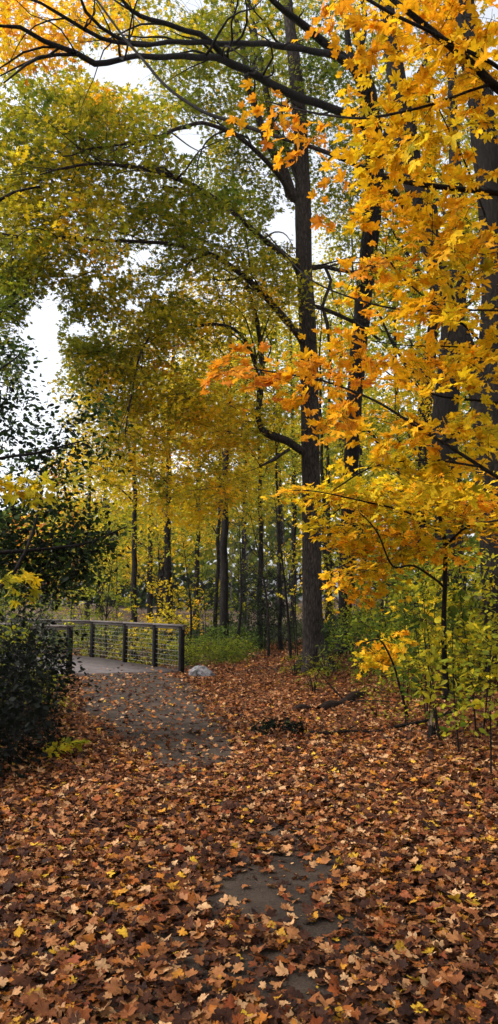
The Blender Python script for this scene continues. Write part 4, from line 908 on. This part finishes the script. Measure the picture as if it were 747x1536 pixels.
# lemon sprig sapling: leaning stem
b0 = base_at(603, 9.3); root = thing('maple_sapling', b0, 'little maple sapling leaning left with a cluster of bright lemon leaves above the log', 'sapling'); t = Tree(b0, 91)
pl(t, [(612, 1075, 9.3, 4), (600, 1030, 9.2, 3.5), (588, 990, 9.1, 3), (570, 960, 9.0, 2.5), (545, 965, 8.9, 2)], step=.05, sides=6, wob=.01)
blobs(t, [(565, 985, 8.9, 36, 16, .2, 13, .60), (590, 965, 9, 22, 14, .2, 5, .62)])
t.finish(root, BARK_DARK, LEAF, T_NEAR, .062, 10, .18, holes=False, tilt=.5, wide=.9, hn=.02, ttw=.002, petiole=True)

# left dark shrubs
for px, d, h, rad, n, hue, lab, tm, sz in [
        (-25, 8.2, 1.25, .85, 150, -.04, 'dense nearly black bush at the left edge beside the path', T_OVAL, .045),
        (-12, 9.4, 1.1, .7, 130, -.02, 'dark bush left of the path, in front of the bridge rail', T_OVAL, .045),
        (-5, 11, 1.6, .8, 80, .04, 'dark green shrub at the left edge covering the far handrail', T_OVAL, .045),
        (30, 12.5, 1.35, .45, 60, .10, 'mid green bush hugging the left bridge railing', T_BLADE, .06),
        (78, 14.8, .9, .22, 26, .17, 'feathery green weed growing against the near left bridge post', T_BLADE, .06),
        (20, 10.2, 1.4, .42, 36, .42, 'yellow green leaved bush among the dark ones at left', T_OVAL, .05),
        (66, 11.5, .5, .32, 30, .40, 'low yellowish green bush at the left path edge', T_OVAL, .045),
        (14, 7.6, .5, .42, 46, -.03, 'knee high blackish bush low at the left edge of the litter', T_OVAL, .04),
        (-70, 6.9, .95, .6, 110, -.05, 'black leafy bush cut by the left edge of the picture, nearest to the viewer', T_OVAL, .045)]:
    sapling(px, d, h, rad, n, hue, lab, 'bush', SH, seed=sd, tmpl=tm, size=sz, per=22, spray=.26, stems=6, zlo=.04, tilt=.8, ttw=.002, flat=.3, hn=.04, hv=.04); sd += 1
sapling(95, 7.9, .17, .14, 7, .52, 'ankle high maple seedling with lime yellow leaves on the brown litter at left', 'maple_seedling', 'seedling', seed=sd, tmpl=T_NEAR, size=.065, per=5, spray=.1, stems=2, zlo=.6, ttw=.0016, hv=.02); sd += 1
# dark clump on the trail + little plants
sapling(412, 9.3, .15, .30, 52, .02, 'small blackish weed clump lying in the leaves in the middle of the trail', 'weed_clump', 'weed', seed=sd, tmpl=T_OVAL, size=.036, per=14, spray=.1, stems=6, zlo=.1, tilt=.9, ttw=.0016, flat=.3, hv=.02, hn=.02); sd += 1
sapling(657, 8.9, .28, .09, 4, .28, 'tiny bright green seedling beside the split stump', 'seedling', 'seedling', seed=sd, tmpl=T_OVAL, size=.05, per=5, spray=.09, stems=2, zlo=.7, ttw=.0016); sd += 1
sapling(443, 16.8, .45, .3, 24, .40, 'thin yellow green weeds at the left foot of the grey maple', 'weed_clump', 'weed', seed=sd, tmpl=T_BLADE, size=.05, per=10, spray=.15, stems=9, zlo=.2, tilt=.9, ttw=.002); sd += 1
sapling(492, 16.2, .55, .35, 26, .46, 'dry yellowish weeds at the right foot of the grey maple', 'weed_clump', 'weed', seed=sd, tmpl=T_BLADE, size=.05, per=10, spray=.15, stems=9, zlo=.2, tilt=.9, ttw=.002); sd += 1
sapling(470, 13.8, .4, .3, 18, .48, 'sparse straw yellow weeds left of the mossy log', 'weed_clump', 'weed', seed=sd, tmpl=T_BLADE, size=.045, per=8, spray=.14, stems=9, zlo=.2, tilt=.9, ttw=.002); sd += 1

# ---- log, fallen branch, stump
pA, pB, pC = base_at(478, 11.4), base_at(512, 12.0), base_at(548, 12.9)
log = thing('fallen_log', pB, 'dark rotting log half sunk in the leaves in front of the grey maple', 'log')
mb = MB(); P = catmull(np.array([[*pA[:2], pA[2] + .04, .05], [*((pA + pB) / 2)[:2], pB[2] + .03, .08], [*pB[:2], pB[2] + .0, .075], [*((pC + pB) / 2)[:2], pC[2] + .05, .07], [*pC[:2], pC[2] + .02, .05]]), .05)
mb.tube(P[:, :3], P[:, 3], 20, .3, .016, 3); mb.build('log_body', ROTWOOD, log)
mb = MB(); q = P[18, :3]
mb.twigs([q, q], [q + [.5, -.3, .12], q + [-.3, .1, .3]], [q + [1.2, -.5, -.02], q + [-.45, .15, .5]], .016, .005, 6, 5); mb.build('broken_branch', BARK_DARK, log)
br = base_at(452, 11.3)
o = MB(); Q = catmull(np.array([[br[0] - .12, br[1], br[2] + .03, .035], [br[0], br[1] + .05, br[2] + .07, .05], [br[0] + .15, br[1] + .1, br[2] + .04, .03]]), .03)
o.tube(Q[:, :3], Q[:, 3], 12, .3, .008, 8)
tag(o.build('wood_chunk', ROTWOOD, origin=br), 'short black chunk of rotten wood at the near end of the log', 'wood')
st = base_at(648, 8.7)
stump = thing('split_stump', st, 'ankle high split stump with pale jagged wood at the right of the trail', 'stump')
mb = MB(); rs = np.random.default_rng(5)
mb.tube([st + [0, 0, -.05], st + [0, 0, .05], st + [.005, 0, .12], st + [.0, 0, .17]], [.055, .042, .04, .034], 14, .15, .004, 2); mb.build('stump_base', BARK_DARK, stump)
mb = MB()
for k in range(9):
    a = rs.uniform(0, 6.28); c = st + np.array([math.cos(a) * .022, math.sin(a) * .022, .12]); e = c + np.array([rs.normal(0, .02), rs.normal(0, .02), rs.uniform(.08, .22)])
    mb.twigs([c], [(c + e) / 2], [e], .012, .001, 4, 3)
mb.build('splinter', SNAPWOOD, stump)
for k, (px, d, ln, an, lab) in enumerate([(665, 9.5, 1.3, .25, 'thin bare fallen branch lying by the saplings at right'), (520, 9.2, .9, .1, 'thin dead stick lying flat on the leaves below the log')]):
    c = base_at(px, d); e = np.array([math.cos(an), math.sin(an), 0]); m = MB(); pts = []
    for f_ in np.linspace(-.5, .5, 7):
        q = c + e * f_ * ln; pts.append([q[0], q[1] + .05 * math.sin(f_ * 9 + k), float(G(q[0], q[1])) + .06 + (.12 * (f_ + .5) if k != 1 else 0), .013 * (1.1 - f_)])
    Q = catmull(np.array(pts), .06); m.tube(Q[:, :3], Q[:, 3], 7, .15)
    q = Q[len(Q) // 2, :3]; m.twigs([q], [q + e * .15 + [0, .05, .1]], [q + e * .4 + [0, .12, .16]], .008, .003, 5, 3)
    tag(m.build('dead_branch', BARK_MID, origin=c), lab, 'branch')

# ---- ground cover and far wood (uncountable)
def cover(name, n, region, hgt, hue, hv, tm, size, lab, cat, seed):
    r = np.random.default_rng(seed); x = r.uniform(region[0], region[1], n); y = r.uniform(region[2], region[3], n)
    ok = region[4](x, y); x, y = x[ok], y[ok]; m = len(x); hh = hgt * (0.55 + .45 * snoise(np.stack([x, y], -1), 1.3, 6))
    z = G(x, y) + .02 + r.uniform(0, 1, m) ** 1.2 * np.maximum(hh, .05)
    Nn = np.stack([r.normal(0, .7, m), r.normal(0, .7, m), np.ones(m)], -1); a = r.uniform(0, 6.28, m)
    T = np.stack([np.cos(a), np.sin(a), r.normal(0.3, .4, m)], -1)
    P = np.stack([x, y, z], -1)
    o = build_leaves(name, P, Nn, T, size * r.uniform(.5, 1.3, m), hue + hv * snoise(P, .8, 9) + r.normal(0, .05, m), tm, LEAF, None, .25)
    return tag(o, lab, cat, kind='stuff')
def bridge_clear(x, y):
    s = (x - BS[0]) * BU[0] + (y - BS[1]) * BU[1]; t = (x - BS[0]) * BT[0] + (y - BS[1]) * BT[1]
    return ~((s > -1) & (s < 10) & (t > -2.2) & (t < 1.6))
trail = lambda x, y: np.abs(x - np.interp(y, [16, 28], [-0.1, 0.7])) < 1.55
cover('undergrowth', 110000, (-16, 14, 17.5, 42, lambda x, y: bridge_clear(x, y) & ~(trail(x, y) & (y < 28)) & ~((x > .8) & (y < 21))), 1.0, .10, .14, T_OVAL_LOW, .06, 'low tangled green and olive undergrowth across the wood floor beyond bridge and trail', 'undergrowth', 501)
cover('bank_weeds', 9000, (1.7, 9, 9.5, 21, lambda x, y: x > 1.5 + .12 * (y - 9.5) + .5 * snoise(np.stack([x, y], -1), 1.1, 2)), .32, .42, .1, T_OVAL_LOW, .035, 'scattered olive and yellow weeds over the leafy bank at the right', 'weeds', 502)
cover('path_edge_weeds', 6000, (-7, -2.2, 6.5, 16, lambda x, y: (x < np.interp(y, [6, 16], [-2.35, -4.2]) + .25 * snoise(np.stack([x, y], -1), 1.8, 2))), .28, .16, .12, T_OVAL_LOW, .035, 'dark low weeds between the left bushes and the path', 'weeds', 503)

def far_wood():
    r = np.random.default_rng(77); n = 26000
    th = r.uniform(-.62, .62, n); d = r.uniform(72, 92, n); x = np.sin(th) * d; y = np.cos(th) * d
    top = 9 + 12 * sstep(-18, 12, x) + 3 * snoise(np.stack([x, y * 0], -1), .25, 4)
    z = G(x, y) + r.uniform(0, 1, n) ** .85 * top
    P = np.stack([x, y, z], -1)
    Nn = r.normal(0, 1, (n, 3)); Nn[:, 1] -= .8; a = r.normal(0, 1, (n, 3))
    v1, f1 = leaf_arrays(P, Nn, a, .55 * r.uniform(.5, 1.4, n), T_FAR, .25)
    hue = .36 + .13 * snoise(P, .22, 5) + r.normal(0, .06, n)
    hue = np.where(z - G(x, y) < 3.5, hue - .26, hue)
    o = mkmesh('far_woods', v1, f1, np.full(len(f1), 3), LEAF, attrs={'hue': np.repeat(np.clip(hue, 0, 1), len(T_FAR) + 1)})
    tag(o, 'far off autumn wood closing the view behind all the trees', 'wood', kind='stuff')
far_wood()

# ---- air
def haze():
    m, nt, out = nodes('pale_haze'); pv = nt.nodes.new('ShaderNodeVolumePrincipled')
    pv.inputs['Color'].default_value = (.86, .88, .92, 1); pv.inputs['Density'].default_value = 0.00025; pv.inputs['Anisotropy'].default_value = 0.2
    nt.links.new(pv.outputs[0], out.inputs['Volume'])
    mb = MB(); mb.box([0, 0, 15], [1, 0, 0], [0, 1, 0], [0, 0, 1], 480, 480, 17.5 + 2)
    o = mb.build('haze', m, smooth=False); tag(o, 'thin pale autumn haze hanging through the far wood', 'haze', kind='stuff')
haze()

# ================================================================== LIGHT, SKY, CAMERA
SUN_EL, SUN_AZ = math.radians(50), math.radians(250)     # azimuth clockwise from +Y (ahead): behind the camera, slightly left
w = bpy.data.worlds.new('World'); scene.world = w; w.use_nodes = True
nt = w.node_tree; nt.nodes.clear()
sky = nt.nodes.new('ShaderNodeTexSky'); sky.sky_type = 'NISHITA'; sky.sun_disc = False; sky.sun_elevation = SUN_EL; sky.sun_rotation = SUN_AZ
sky.air_density = 1.0; sky.dust_density = 4.0; sky.ozone_density = 1.0
hs = nt.nodes.new('ShaderNodeHueSaturation'); hs.inputs['Saturation'].default_value = 0.25; hs.inputs['Value'].default_value = 1.95
bg = nt.nodes.new('ShaderNodeBackground'); bg.inputs['Strength'].default_value = 0.15
ow = nt.nodes.new('ShaderNodeOutputWorld')
nt.links.new(sky.outputs[0], hs.inputs['Color']); nt.links.new(hs.outputs[0], bg.inputs['Color']); nt.links.new(bg.outputs[0], ow.inputs['Surface'])
sl = bpy.data.lights.new('sun', 'SUN'); sl.energy = 1.4; sl.angle = math.radians(25); sl.color = (1.0, 0.96, 0.9)
so = bpy.data.objects.new('sun', sl); COL.objects.link(so)
sd_ = Vector((math.sin(SUN_AZ) * math.cos(SUN_EL), math.cos(SUN_AZ) * math.cos(SUN_EL), math.sin(SUN_EL)))
so.rotation_euler = sd_.to_track_quat('Z', 'Y').to_euler(); so.location = (0, -5, 30)

cd = bpy.data.cameras.new('camera'); cam = bpy.data.objects.new('camera', cd); COL.objects.link(cam)
cd.sensor_fit = 'VERTICAL'; cd.sensor_height = 24; cd.lens = 24 * F / 1536; cd.clip_end = 1500; cd.clip_start = 0.05
cam.location = (0, 0, CH); cam.rotation_euler = (math.radians(90) + PITCH, 0, 0)
scene.camera = cam
scene.view_settings.view_transform = 'Standard'; scene.view_settings.look = 'None'; scene.view_settings.gamma = 1
scene.view_settings.exposure = 0.48
scene.cycles.max_bounces = 6; scene.cycles.diffuse_bounces = 4; scene.cycles.transmission_bounces = 4
scene.cycles.use_denoising = True
